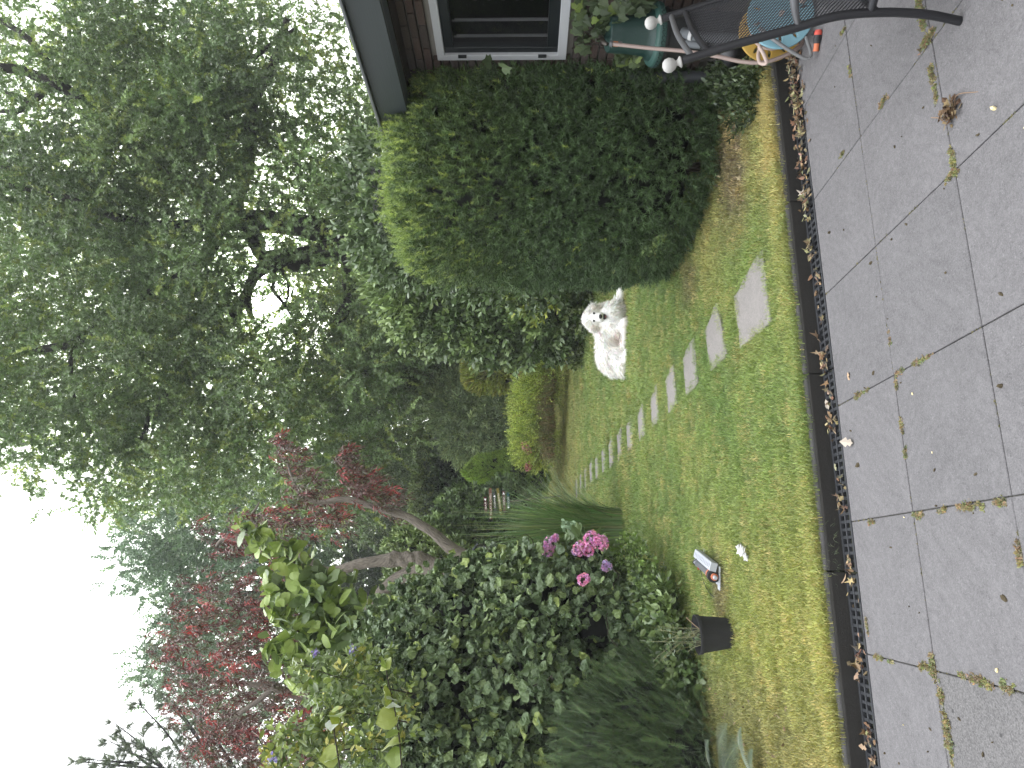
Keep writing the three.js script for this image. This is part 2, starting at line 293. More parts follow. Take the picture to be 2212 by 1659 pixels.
{ // kerbstones: dark with algae towards the patio, worn pale on the top edge
  const dark = new THREE.MeshStandardMaterial({ color: lin([0.062, 0.058, 0.05]), map: speckTex, bumpMap: speckTex, bumpScale: 0.012, roughness: 0.95 });
  const pale = new THREE.MeshStandardMaterial({ color: lin([0.24, 0.235, 0.23]), map: speckTex, bumpMap: speckTex, bumpScale: 0.008, roughness: 0.95 });
  const k = thing('kerb', 'dark algae-stained concrete kerb between drain and lawn', 'kerb'); k.userData.kind = 'structure';
  for (let i = 0; i < 6; i++) {
    const x0 = -2.99 + i, f = box(0.994, 0.26, 0.078, 0, -0.13, -0.014, 0.008); const m = add('kerbstone', f, dark, k); m.position.set(x0 + 0.497, 0.078, -3.618); 
    const c = add('worn_edge', box(0.993, 0.04, 0.082, 0, 0, -0.014, 0.014), pale, m); c.position.set(0, -0.008, -0.022); c.rotation.x = -0.1;
  }
}
{ // drain: black slotted grates over a channel
  const blk = std([0.035, 0.037, 0.042], { roughness: 0.6, metalness: 0.1, bumpMap: grainTex, bumpScale: 0.001 }), d = thing('drain_channel', 'black slotted drain grate along the kerb, partly filled with dry leaves', 'drain', V(0, -0.004, -3.527));
  add('trough', joined([box(6, 0.01, 0.14, 0, -0.09, 0), box(6, 0.095, 0.006, 0, -0.045, 0.068), box(6, 0.095, 0.006, 0, -0.045, -0.066)]), std([0.03, 0.028, 0.025], { roughness: 1 }), d);
  for (let i = 0; i < 6; i++) {
    const L = [], w = 0.128; for (const z of [-w / 2 + 0.008, 0, w / 2 - 0.008]) L.push(box(0.994, 0.018, z ? 0.016 : 0.013, 0, 0, z, 0.003));
    for (let q = 0; q < 27; q++) L.push(box(0.014, 0.014, w - 0.03, -0.483 + q * 0.0371, -0.002, 0));
    const g = add('grate', joined(L), blk, d); g.position.set(-2.5 + i, 0, 0);
  }
}
{ // grass blades
  R = rng(31); const tufts = [];
  for (let v = 0; v < 3; v++) { const gb = new GB(); for (let i = 0; i < 75; i++) { const a = rr(0, 6.28), r = 0.085 * Math.sqrt(R()), h = rr(0.018, 0.042), l = rr(0.1, 1.0), b = rr(0, 6.28), w = rr(0.0016, 0.003), x = r * Math.cos(a), z = r * Math.sin(a), k = rr(0.72, 1.3); const t = V(x + Math.cos(b) * l * h, h, z + Math.sin(b) * l * h), m = V(x + Math.cos(b) * l * h * 0.35, h * 0.55, z + Math.sin(b) * l * h * 0.35), s = V(-Math.sin(b) * w, 0, Math.cos(b) * w); gb.tri(V(x, -0.01, z).add(s), V(x, -0.01, z).sub(s), m, [k * 0.9, k * 0.9, k]); gb.tri(m.clone().addScaledVector(s, 0.8), m.clone().addScaledVector(s, -0.8), t, [k * (1 + rr(-0.08, 0.15)), k, k]); } tufts.push(gb.build()); }
  const items = [];
  const put = (x, z, s) => { if (onStone(x, z, -0.035 * s + 0.02)) return; const t = turfColour(x, z); if (R() < t.bare * 0.85) return; const k = rr(0.75, 1.25); let c = t.c.map(q => q * k); if (R() < 0.13) c = mix3(c, [0.4, 0.34, 0.17], 0.7); items.push({ p: V(x, lawnY(z) - 0.004, z), d: V(rr(-0.12, 0.12), 1, rr(-0.12, 0.12)), s, c }); };
  for (let i = 0; i < 6500; i++) { const z = -3.7 - Math.pow(R(), 1.3) * 4.2, x = rr(-1.35, 3.2); put(x, z, rr(0.7, 1.15)); }
  for (let i = 0; i < 7500; i++) { const z = rr(-7.4, -16.5), x = rr(-0.4, 6.2 + (-z - 12) * 0.25); put(x, z, rr(1.1, 1.9)); }
  for (let i = 0; i < 2600; i++) { const z = rr(-16, -23), x = rr(0.5, 8); put(x, z, rr(2, 3)); }
  for (let i = 0; i < 700; i++) put(rr(-1.3, 3), -3.69 - 0.03 * R(), rr(0.8, 1.2));                       // fringe over the kerb
  for (const s of STONES.slice(0, 6)) for (let i = 0; i < 60; i++) { const e = Math.floor(R() * 4), t = R(), x = lerp(s[e * 2], s[(e * 2 + 2) % 8], t) + rr(-0.02, 0.02), z = lerp(s[e * 2 + 1], s[(e * 2 + 3) % 8], t) + rr(-0.02, 0.02); const c = turfColour(x, z).c; items.push({ p: V(x, lawnY(z) - 0.002, z), d: V(rr(-0.2, 0.2), 1, rr(-0.2, 0.2)), s: rr(0.5, 0.8), c }); }
  const g = thing('grass', 'short mown grass of the lawn, mossy yellow to the left', 'grass'); g.userData.kind = 'stuff';
  scatter('grass_blades', tufts, M.thin, items, g);
}
// ---------------------------------------------------------------- the house on the right
const WX = 3.6, house = thing('house', 'brick house with dark green fascia and a white framed window beside the yew', 'house', V(WX, 0, 0));
{
  const A = onX(946, 116, WX), B = onX(1222, 117, WX), zl = (A.z + B.z) / 2, top = A.y, bot = B.y, wz = 1.25, z1 = zl + wz;
  // wall with the window opening, laid out along z
  const sh = new THREE.Shape(); sh.moveTo(-6.3, -0.3); sh.lineTo(3.5, -0.3); sh.lineTo(3.5, 2.62); sh.lineTo(-6.3, 2.62); sh.closePath();
  const ho = new THREE.Path(); ho.moveTo(zl, bot); ho.lineTo(zl, top); ho.lineTo(z1, top); ho.lineTo(z1, bot); ho.closePath(); sh.holes.push(ho);
  const wg = new THREE.ExtrudeGeometry(sh, { depth: 0.28, bevelEnabled: false }); wg.rotateY(-Math.PI / 2); wg.translate(0.29, 0, 0);
  // after the turn: shape x runs along world z
  const mortar = std([0.3, 0.28, 0.25], { roughness: 1, bumpMap: soilTex, bumpScale: 0.004 });
  const wall = add('wall', wg, mortar, house);
  const brickTex = tex(256, 256, (u, v, i, j) => { const k = 0.8 + 0.25 * pnoise(u, v, 18, 4) + 0.25 * (hash(i, j) - 0.5) + 0.2 * pnoise(u, v, 60, 9); return [k, k, k]; });
  const bm = [[0.17, 0.115, 0.095], [0.18, 0.125, 0.1], [0.16, 0.12, 0.1], [0.17, 0.135, 0.115], [0.14, 0.11, 0.095]].map(c => new THREE.MeshStandardMaterial({ color: lin(c), map: brickTex, bumpMap: brickTex, bumpScale: 0.006, roughness: 0.95 }));
  R = rng(12); const gS = box(0.05, 0.05, 0.208, 0, 0, 0, 0.004), gH = box(0.05, 0.05, 0.098, 0, 0, 0, 0.004); let n = 0;
  const put = (y, z, g) => { const b = add('brick', g, bm[Math.floor(R() * 5)], wall); b.position.set(-0.013 + rr(0, 0.003), y, z); b.rotation.set(rr(-0.006, 0.006), 0, rr(-0.01, 0.01)); n++; };
  const zone = (y, z) => (z < zl && z > zl - 0.62 && y > 0.95 && y < 2.4) || (z >= zl - 0.1 && z < -3.2 && y > top && y < 2.42) || (z > -4.5 && z < -3.3 && y < bot && y > 0.25);
  const soldier = bot - 0.06;
  for (let r = 0; r < 40 && n < 296; r++) for (let q = -30; q < 8; q++) { const y = 0.06 + r * 0.0625, z = q * 0.22 + (r % 2 ? 0.055 : 0.165), head = (r % 4 === 3 && q % 5 === 0); if (z + 0.1 > zl - 0.006 && z - 0.1 < z1 && y > bot - 0.03 && y < top + 0.03) { const cut = zl - 0.01 - 0.05; if (z - 0.1 < zl - 0.11) put(y, cut - 0.0, gH); continue; } if (zone(y, z)) put(y, z, gS); }
  // window
  const white = std([0.62, 0.63, 0.65], { roughness: 0.5, bumpMap: soilTex, bumpScale: 0.001 }), dk = std([0.012, 0.016, 0.018], { roughness: 0.35 }), gl = new THREE.MeshPhysicalMaterial({ color: 0xffffff, roughness: 0.03, transmission: 1, thickness: 0, ior: 1.5 });
  const win = add('window', joined([box(0.09, top - bot, 0.05, -0.01, (top + bot) / 2, zl + 0.025, 0.005), box(0.09, 0.055, wz - 0.1, -0.01, top - 0.0275, (zl + z1) / 2, 0.005), box(0.1, 0.062, wz - 0.1, -0.015, bot + 0.031, (zl + z1) / 2, 0.005), box(0.09, top - bot, 0.05, -0.01, (top + bot) / 2, z1 - 0.025, 0.005)]), white, house);
  const it = top - 0.055, ib = bot + 0.062, iz = zl + 0.05, h = it - ib, cy = (it + ib) / 2, sw = wz - 0.1;
  const sash = add('sash', joined([box(0.05, h, 0.05, 0, cy, iz + 0.025, 0.004), box(0.05, h, 0.05, 0, cy, iz + sw - 0.025, 0.004), box(0.05, 0.065, sw - 0.1, 0, it - 0.0325, iz + sw / 2, 0.004), box(0.05, 0.075, sw - 0.1, 0, ib + 0.0375, iz + sw / 2, 0.004)]), dk, win); sash.position.x = -0.006;
  add('pane', box(0.006, h - 0.14, sw - 0.1, 0.012, cy + 0.005, iz + sw / 2), gl, win);
  for (const z of [0.085, 0.235]) add('glazing_bar', joined([box(0.012, h - 0.14, 0.004, 0.035, cy, iz + z), box(0.012, h - 0.16, 0.003, 0.035, cy - 0.01, iz + z + 0.014)]), std([0.2, 0.2, 0.21], { roughness: 0.5 }), win);
  for (const y of [top - 0.18, bot + 0.17]) add('hinge', box(0.02, 0.06, 0.016, -0.058, y, zl + 0.045, 0.003), dk, win);
  { const L = []; for (let k = 0; k < 6; k++) { const z = iz + 0.13, y = ib + 0.06 + k * 0.1; L.push(tube([V(0.3, y, z + 0.2), V(0.3, y, z + 0.02), V(0.3, y + 0.025, z), V(0.3, y + 0.05, z + 0.02), V(0.3, y + 0.05, z + 0.2)], [0.006], 5, 14)); } add('radiator', joined(L), std([0.1, 0.1, 0.11], { roughness: 0.5 }), house); }
  add('reveal', joined([box(0.2, h + 0.1, 0.02, 0.17, cy, zl + 0.012), box(0.2, h + 0.1, 0.02, 0.17, cy, z1 - 0.012), box(0.2, 0.02, wz - 0.05, 0.17, top - 0.012, (zl + z1) / 2), box(0.2, 0.02, wz - 0.05, 0.17, bot + 0.012, (zl + z1) / 2)]), std([0.02, 0.021, 0.024]), house);
  add('room', joined([box(0.02, 2.6, 6, 3, 1.3, -3), box(2.7, 0.02, 6, 1.65, 0.02, -3), box(2.7, 0.02, 6, 1.65, 2.56, -3), box(2.7, 2.6, 0.02, 1.65, 1.3, -6), box(2.7, 2.6, 0.02, 1.65, 1.3, 0)]), std([0.025, 0.026, 0.03]), house);
  // eaves
  const green = new THREE.MeshStandardMaterial({ color: lin([0.036, 0.046, 0.048]), roughness: 0.42, bumpMap: grainTex, bumpScale: 0.0008 }), green2 = new THREE.MeshStandardMaterial({ color: lin([0.085, 0.105, 0.115]), roughness: 0.5, bumpMap: grainTex, bumpScale: 0.001 }), wood = std([0.09, 0.065, 0.05], { map: grainTex });
  const F0 = onX(820, 0, 3.22), F1 = onX(742, 0, 3.22), xf = 3.22 - WX, zc = -1.5, zlen = 9.8;
  const fas = add('fascia', box(0.03, F1.y - F0.y, zlen, xf + 0.015, (F1.y + F0.y) / 2, zc, 0.003), green, house);
  add('drip_edge', joined([box(0.05, 0.022, zlen, xf - 0.004, F1.y + 0.012, zc, 0.006)]), std([0.2, 0.21, 0.22], { roughness: 0.3, metalness: 0.6 }), fas);
  add('moulding', joined([box(0.012, 0.012, zlen, xf + 0.037, F0.y + 0.006, zc, 0.003)]), std([0.3, 0.32, 0.33]), fas);
  add('soffit_board', box(0.13, 0.03, zlen, xf + 0.112, F0.y + 0.017, zc, 0.004), green2, house);
  add('soffit', box(0.2, 0.02, zlen, xf + 0.277, F0.y + 0.004, zc), wood, house);
  add('roof', joined([box(6.4, 0.05, zlen, xf + 3.2 + 0.03, F1.y - 0.03, zc)]), std([0.06, 0.06, 0.06], { roughness: 1 }), house);
  add('wall', joined([box(0.28, 2.9, 9.7, 6.0, 1.15, -1.45), box(5.5, 2.9, 0.28, 3.1, 1.15, -6.2), box(5.5, 2.9, 0.28, 3.1, 1.15, 3.35)]), mortar, house);
  const dp = onX(1490, 166, 3.47);
  add('downpipe', joined([tube([V(dp.x - WX, -0.1, dp.z), V(dp.x - WX, 0.4, dp.z), V(dp.x - WX, 0.72, dp.z), V(dp.x - WX + 0.05, 0.82, dp.z), V(0.05, 0.84, dp.z)], [0.042], 18, 20)]), std([0.1, 0.108, 0.12], { roughness: 0.5 }), house);
}
// ---------------------------------------------------------------- trees
const px = (list, Z) => list.map(([x, y, z]) => P(x, y, z ?? Z));
function limbs(parent, name, mat, list, Z, seed, rough = 0.22) { list.forEach(([pts, radii], k) => add(name, tube(px(pts, Z), radii, radii[0] > 0.1 ? 12 : 7, pts.length * 5, rough, seed + k), mat, parent)); }
// crown from a table: one digit of leafiness per clump of boughs, clumps standing at many depths
function crown(rows, x0, y0, step, Z0, Z1, per, size, cols, seed, o = {}) {
  R = rng(seed); const items = [];
  rows.forEach((row, i) => [...row].forEach((ch, j) => {
    const n = +ch; if (!n) return; const k = Math.round(n * per), c = o.n ?? 2;
    for (let q = 0; q < c; q++) {
      const Z = rr(Z0, Z1), C = P(x0 + i * step + rr(-0.4, 0.4) * step, y0 + j * step + rr(-0.4, 0.4) * step, Z), rad = step * Z / FPX * rr(0.55, 0.95), B = V(rad, rad * (o.flat ?? 0.62), rad), shade = rr(0.8, 1.2), base = cols[Math.floor(R() * cols.length)];
      for (let m = 0; m < k / c; m++) {
        const b = inBlob(C, B, 0.2), hole = noise(b.p.x * 0.9 + seed, b.p.y * 0.9, b.p.z * 0.9); if (hole > (o.hole ?? 0.24)) continue;
        const d = b.n.clone().multiplyScalar(0.8).add(V(0, o.droop ?? -0.25, 0)).addScaledVector(rdir(), 0.55), f = rr(0.75, 1.25) * shade, young = R() < (o.young ?? 0.1);
        items.push({ p: b.p, d, s: size * rr(0.75, 1.25), c: (young ? (o.ycol ?? [0.19, 0.27, 0.07]) : base).map(t => t * f) });
      }
    }
  }));
  return items;
}
const W1 = [1, 1, 1];
const mapleSprigs = [1, 2, 3].map(s => sprig({ n: 18, len: 0.5, size: 0.088, kind: 'maple', w: 0.5, ang: 1.15, col: W1, jit: 0.3, bend: 0.25, fold: 0.15, seed: s, taper: 0.15, stemR: 0.006, stem: [0.5, 0.4, 0.25] }));
{ // the great maple, its boughs hanging over the garden
  const t = thing('maple_tree', 'huge green maple with dark forked trunk filling the sky above the laurel', 'tree', V(0, 0, 0));
  const base = P(1210, 480, 20); 
  limbs(t, 'trunk', M.barkDark, [[[[1240, 478], [1050, 485], [880, 492], [753, 504], [649, 488], [546, 478], [470, 478]], [0.55, 0.48, 0.42, 0.38, 0.34, 0.3, 0.25]]], 20, 5);
  limbs(t, 'limb', M.barkDark, [
    [[[800, 515], [714, 543], [640, 560], [579, 561], [556, 528], [538, 488]], [0.3, 0.35, 0.32, 0.28, 0.25, 0.2]],
    [[[590, 566], [560, 585], [546, 605], [533, 635], [536, 660], [545, 690]], [0.2, 0.15, 0.15, 0.13, 0.1, 0.06]],
    [[[585, 562], [592, 600], [590, 625], [612, 655], [628, 680]], [0.07, 0.06, 0.055, 0.045, 0.03]],
    [[[597, 575], [610, 590], [622, 610], [622, 640], [615, 660]], [0.06, 0.05, 0.045, 0.035, 0.02]],
    [[[760, 540], [753, 594], [755, 646], [738, 680], [725, 700]], [0.22, 0.2, 0.18, 0.15, 0.1]],
    [[[500, 478, 20], [400, 400, 19.5], [300, 320, 19], [200, 230, 18.5], [120, 180, 18]], [0.22, 0.2, 0.18, 0.15, 0.13]],
    [[[125, 182, 18], [85, 166, 18], [40, 150, 17.8], [0, 146, 17.6], [-60, 130, 17.5]], [0.13, 0.12, 0.11, 0.11, 0.1]],
    [[[120, 182, 18], [95, 198, 18], [66, 222, 18], [40, 240, 18], [0, 240, 18]], [0.1, 0.09, 0.09, 0.07, 0.05]],
    [[[130, 170, 18], [100, 130, 18], [60, 82, 18], [0, 45, 18], [-50, 20, 18]], [0.09, 0.08, 0.08, 0.06, 0.05]],
    [[[66, 222, 18], [30, 205, 18], [0, 195, 18]], [0.06, 0.05, 0.03]],
    [[[478, 480, 20], [430, 570, 19.5], [300, 650, 19], [230, 690, 18.5], [180, 728, 18.2], [150, 745, 18], [80, 755, 18], [0, 770, 17.8], [-60, 790, 17.8]], [0.2, 0.17, 0.14, 0.13, 0.12, 0.11, 0.09, 0.07, 0.05]],
    [[[160, 742, 18], [153, 775, 18], [156, 830, 18], [165, 880, 18], [178, 925, 18]], [0.07, 0.055, 0.05, 0.045, 0.03]],
    [[[500, 478, 20], [540, 330, 19], [545, 230, 18.5], [600, 120, 18], [620, 40, 18]], [0.2, 0.16, 0.14, 0.12, 0.08]],
    [[[545, 230, 18.5], [500, 215, 18.4], [470, 190, 18.3]], [0.09, 0.07, 0.04]],
    [[[540, 130, 18], [580, 100, 18], [640, 60, 18]], [0.08, 0.06, 0.04]],
    [[[490, 478, 20], [380, 490, 19], [250, 470, 18], [120, 420, 18], [20, 400, 18]], [0.2, 0.16, 0.12, 0.1, 0.06]],
    [[[78, 395, 18], [40, 375, 18], [0, 360, 18]], [0.1, 0.09, 0.08]],
    [[[533, 635, 20], [480, 720, 19], [420, 800, 18.5], [340, 870, 18], [300, 960, 18]], [0.14, 0.11, 0.08, 0.06, 0.03]],
    [[[345, 865, 18], [320, 900, 18], [318, 935, 18]], [0.06, 0.04, 0.02]],
  ], 20, 21);
  const rows = ['53366666540', '22236677650', '55577763431', '77788887665', '68888778775', '78877778776', '55563113664', '23342113664', '22344224543', '01223433210'];
  const it = crown(rows, -50, 50, 100, 15.5, 22.5, 46, 1, [[0.105, 0.19, 0.085], [0.09, 0.165, 0.08], [0.125, 0.21, 0.085], [0.1, 0.175, 0.09]], 301, { young: 0.12, hole: 0.38, n: 4, flat: 0.8 });
  scatter('crown', mapleSprigs, M.leaf, it, t);
}
const fineSprigs = [4, 5].map(s => sprig({ n: 16, len: 0.7, size: 0.085, kind: 'lance', w: 0.42, ang: 0.9, col: W1, jit: 0.3, seed: s, stemR: 0.005, stem: [0.5, 0.4, 0.3] }));
{ // dark weeping tree in the middle, behind the laurel
  const t = thing('weeping_tree', 'dense dark tree with drooping fine foliage left of the laurel', 'tree', V(0, 0, 0));
  limbs(t, 'trunk', M.barkDark, [[[[1190, 840], [1000, 830], [880, 820], [760, 800], [640, 800]], [0.25, 0.22, 0.18, 0.12, 0.05]]], 22, 71);
  limbs(t, 'limb', M.barkDark, [[[[900, 822], [820, 880], [760, 930]], [0.1, 0.06, 0.03]], [[[860, 815], [800, 740], [740, 690]], [0.1, 0.06, 0.03]]], 22, 74);
  const rows = ['0002221000', '0046777510', '2478999973', '5899999995', '5899999960', '5899950000', '3577500000'];
  scatter('crown', fineSprigs, M.leaf, crown(rows, 590, 570, 62, 19.5, 23.5, 17, 1, [[0.085, 0.145, 0.065], [0.072, 0.13, 0.06], [0.105, 0.165, 0.065]], 302, { droop: -0.9, young: 0.06, hole: 0.4, flat: 1, ycol: [0.13, 0.2, 0.06] }), t);
}
{ // round-headed tree far on the left
  const t = thing('distant_tree', 'blue-green round-headed tree far off at the left, behind the red tree', 'tree', V(0, 0, 0));
  limbs(t, 'trunk', M.barkDark, [[[[1150, 1310], [900, 1300], [640, 1290], [470, 1280]], [0.4, 0.35, 0.25, 0.1]]], 32, 81);
  limbs(t, 'limb', M.barkDark, [[[[760, 1295], [600, 1200], [440, 1160]], [0.2, 0.12, 0.05]], [[[800, 1297], [600, 1390], [440, 1400]], [0.2, 0.12, 0.05]], [[[640, 1290], [480, 1330], [400, 1290]], [0.15, 0.1, 0.05]]], 32, 83);
  const rows = ['03420000', '0586400420', '0798777862', '0698878742', '3787767553', '5786655444', '6665544333', '7654433322', '7766544433'];
  const it = crown(rows, 268, 1060, 52, 29, 34, 16, 1.15, [[0.075, 0.15, 0.105], [0.068, 0.135, 0.1], [0.085, 0.165, 0.105]], 303, { young: 0, hole: 0.3, n: 3, droop: 0.1 });  // leaf colours lightened, distance haze painted into the blue-green
  scatter('crown', [sprig({ n: 20, len: 0.5, size: 0.115, kind: 'oval', w: 0.7, ang: 1.2, col: W1, seed: 8, stemR: 0 })], M.leaf, it, t);
}
// dark trees closing the view behind everything
const backSprig = [sprig({ n: 18, len: 0.7, size: 0.24, kind: 'lance', w: 0.55, ang: 1.2, col: W1, seed: 9, stemR: 0 })];
[['backdrop_tree', 'dark tree closing the view behind the far hedge, in the middle', 560, 1010, ['0013321', '3567753', '7899987', '8999998', '8999998', '8999998'], 700],
 ['backdrop_tree', 'dark green tree behind the red tree, left of the sign post', 1010, 1330, ['0112211', '3455443', '6777776', '8888888', '8999998', '8999998'], 690],
 ['backdrop_tree', 'shadowy tree behind the hazel bush at the far left', 1330, 1750, ['0111100', '3444332', '6677766', '8888888', '8999998', '8999998'], 690],
 ['backdrop_tree', 'tree behind the laurel, light painted into its yellow-green leaves between the maple limbs', 280, 620, ['0002210', '0123332', '1345555', '5788888', '8999999', '8999998', '8999998'], 620]].forEach(([n, l, ya, yb, rows, xa], k) => {
  const t = thing(n, l, 'tree', V(0, 0, 0), 0, null), yc = (ya + yb) / 2, st = (yb - ya) / 6.4;
  limbs(t, 'trunk', M.barkDark, [[[[1180, yc], [900, yc + 8], [760, yc - 4], [660, yc]], [0.4, 0.32, 0.22, 0.1]]], 35, 91 + k);
  scatter('crown', backSprig, M.leaf, crown(rows, xa, ya + st * 0.2, k === 3 ? st * 1.3 : st * 1.2, 33, 38, 9, 1.35, k === 3 ? [[0.1, 0.15, 0.045], [0.08, 0.13, 0.04]] : [[0.045, 0.085, 0.04], [0.055, 0.1, 0.045]], 310 + k, { young: 0, hole: 0.4, n: 3, droop: -0.1 }), t);  // fourth tree: lit look painted into a brighter yellow-green leaf colour
});
{ // pine at the far left
  const t = thing('pine_tree', 'blue-green pine reaching into the sky at the left edge', 'tree', V(0, 0, 0)), Z = 24;
  limbs(t, 'trunk', M.barkDark, [[[[1150, 1700], [700, 1690], [420, 1672], [285, 1655]], [0.35, 0.25, 0.13, 0.03]]], Z, 120);
  const tw = [];
  R = rng(77); const items = [], br = [[190, 1640, 300, 1650], [165, 1645, 285, 1656], [235, 1600, 330, 1660], [245, 1560, 350, 1655], [300, 1520, 400, 1640], [325, 1480, 430, 1600], [360, 1500, 460, 1650], [410, 1510, 500, 1660], [430, 1560, 520, 1680], [270, 1620, 360, 1665], [480, 1560, 560, 1680], [520, 1540, 600, 1680], [390, 1580, 460, 1660], [560, 1590, 640, 1690]];
  for (const [xa, ya, xb, yb] of br) {
    const a = P(xb, yb, Z + rr(-0.6, 0.6)), b = P(xa, ya, Z + rr(-1.2, 1.2)), m = a.clone().lerp(b, 0.5).add(V(0, -0.12, 0)); tw.push(tube([a, m, b], [0.05, 0.03, 0.012], 5, 8));
    for (let q = 0; q < 13; q++) { const t0 = 0.1 + 0.9 * q / 12, s = a.clone().lerp(b, t0).add(V(0, -0.12 * 4 * t0 * (1 - t0), 0)), off = rdir().multiplyScalar(q === 12 ? 0 : rr(0.2, 0.6) * (1.15 - 0.6 * t0)).add(V(0, 0.1, 0)), e = s.clone().add(off); tw.push(tube([s, s.clone().lerp(e, 0.5).add(V(0, -0.03, 0)), e], [0.014, 0.007], 4, 4)); for (let w = 0; w < 9; w++) items.push({ p: e.clone().lerp(s, R() * 0.35), d: off.clone().normalize().add(V(0, 0.4, 0)).addScaledVector(rdir(), 0.8), s: rr(0.7, 1.1), c: mix3([0.06, 0.1, 0.075], [0.1, 0.145, 0.1], R()) }); }
  }
  for (const it of crown(['00036', '00479', '02689', '04799', '05899'], 330, 1500, 52, 23, 26, 9, 1, [[0.07, 0.125, 0.095], [0.09, 0.15, 0.11]], 78, { young: 0, n: 3, hole: 0.35, droop: 0.3 })) items.push(it);
  add('branches', joined(tw), M.barkDark, t);
  scatter('needles', [sprig({ n: 30, len: 0.26, size: 0.11, kind: 'needle', w: 0.16, ang: 1.0, col: W1, seed: 10, stemR: 0.008, stem: [0.6, 0.5, 0.4], bend: 0 })], M.needle, items, t);
}
{ // old grey-barked tree with reddening leaves
  const t = thing('red_leaved_tree', 'grey forked tree with reddening drooping leaves above the hazel', 'tree', V(0, 0, 0)), Z = 10;
  limbs(t, 'trunk', M.barkGrey, [
    [[[1330, 1250, 9.6], [1100, 1245, 9.8], [1000, 1236, 10], [954, 1229, 10], [905, 1216, 10], [880, 1209, 10], [844, 1207, 10]], [0.17, 0.16, 0.155, 0.15, 0.135, 0.12, 0.1]]], Z, 131, 0.3);
  limbs(t, 'limb', M.barkGrey, [
    [[[850, 1208], [820, 1212], [770, 1219], [737, 1231], [697, 1233], [643, 1192], [600, 1169], [533, 1166], [483, 1164], [467, 1180]], [0.105, 0.085, 0.075, 0.07, 0.07, 0.075, 0.07, 0.05, 0.035, 0.02]],
    [[[915, 1219], [880, 1240], [837, 1266], [814, 1293], [760, 1340, 10.2], [700, 1400, 10.4]], [0.12, 0.1, 0.085, 0.08, 0.075, 0.07]],
    [[[1010, 1205], [970, 1179], [924, 1143], [880, 1116], [847, 1106], [814, 1086], [777, 1045], [765, 1005]], [0.085, 0.08, 0.07, 0.06, 0.05, 0.04, 0.03, 0.015]],
    [[[847, 1106], [800, 1092], [740, 1078], [690, 1085], [650, 1070], [620, 1000]], [0.05, 0.045, 0.04, 0.035, 0.025, 0.012]],
    [[[580, 1168], [560, 1140], [545, 1120], [560, 1085]], [0.04, 0.03, 0.025, 0.01]],
    [[[760, 1340, 10.2], [720, 1335], [689, 1319], [606, 1306], [533, 1306], [507, 1312]], [0.05, 0.05, 0.045, 0.04, 0.03, 0.015]],
    [[[690, 1335], [620, 1345], [560, 1340], [500, 1360]], [0.04, 0.035, 0.03, 0.015]],
    [[[720, 1385, 10.3], [690, 1410], [640, 1440], [600, 1450], [560, 1440]], [0.07, 0.06, 0.045, 0.03, 0.015]],
    [[[700, 1400, 10.4], [680, 1470], [656, 1503], [589, 1486], [540, 1478], [490, 1470]], [0.075, 0.07, 0.065, 0.05, 0.035, 0.015]],
    [[[589, 1488], [560, 1512], [520, 1540], [470, 1580]], [0.04, 0.035, 0.03, 0.015]],
    [[[800, 1400, 10], [750, 1450], [726, 1473], [689, 1533], [656, 1606], [640, 1680]], [0.07, 0.065, 0.06, 0.05, 0.04, 0.03]],
    [[[689, 1533], [640, 1550], [580, 1610], [540, 1680]], [0.035, 0.03, 0.025, 0.02]],
  ], Z, 133, 0.25);
  R = rng(303); const items = [];
  // boughs of leaf, each given by its middle, its size and its fullness
  const B = [[560, 1160, 46, 7], [510, 1150, 40, 6], [600, 1110, 40, 6], [620, 1000, 34, 6], [590, 965, 22, 3], [650, 1050, 36, 5], [740, 1010, 30, 6], [770, 1050, 32, 6], [810, 1060, 30, 5], [840, 1095, 26, 4], [730, 985, 18, 3], [700, 1090, 34, 5], [660, 1140, 40, 4], [720, 1130, 36, 4], [470, 1180, 30, 4], [430, 1140, 22, 2],
    [410, 1290, 60, 7], [470, 1300, 60, 7], [530, 1310, 60, 7], [380, 1350, 46, 6], [340, 1400, 40, 5], [440, 1390, 56, 6], [520, 1390, 56, 7], [600, 1380, 60, 7], [580, 1290, 54, 6], [640, 1310, 54, 6], [600, 1440, 60, 8], [540, 1460, 56, 8], [480, 1440, 50, 6], [640, 1420, 56, 7], [420, 1480, 50, 6], [380, 1460, 40, 5], [470, 1520, 60, 8], [530, 1540, 60, 8], [440, 1560, 50, 6], [500, 1600, 60, 8], [570, 1590, 66, 9], [620, 1530, 60, 8], [640, 1610, 66, 9], [420, 1620, 46, 5], [540, 1660, 66, 8], [480, 1670, 56, 6], [620, 1680, 66, 8], [680, 1560, 50, 6], [690, 1640, 50, 5], [660, 1480, 50, 6], [690, 1380, 46, 5], [360, 1540, 30, 3], [560, 1230, 46, 4], [620, 1240, 40, 3]];
  for (const [x, y, r, f] of B) {
    const Zb = rr(9, 11.2), C = P(x, y, Zb), rad = r * Zb / FPX, tone = R();
    for (let k = 0; k < f * 7.5; k++) { const b = inBlob(C, V(rad * 1.1, rad * 0.95, rad * 1.1)); const u = R(), v = rr(0.7, 1.3); let c = u < 0.3 + 0.15 * tone ? [0.1, 0.028, 0.034] : u < 0.64 ? [0.085, 0.042, 0.04] : u < 0.86 ? [0.07, 0.072, 0.045] : [0.27, 0.032, 0.05]; if (k < f * 1.0 && tone > 0.6) { c = [0.36, 0.045, 0.06]; b.p.lerp(C, 0.5).add(V(0, -rad * 0.3, 0)); } items.push({ p: b.p, d: V(rr(-0.45, 0.45), -1, rr(-0.45, 0.45)).addScaledVector(b.n, 0.35), s: rr(0.8, 1.25), c: c.map(q => q * v) }); }
  }
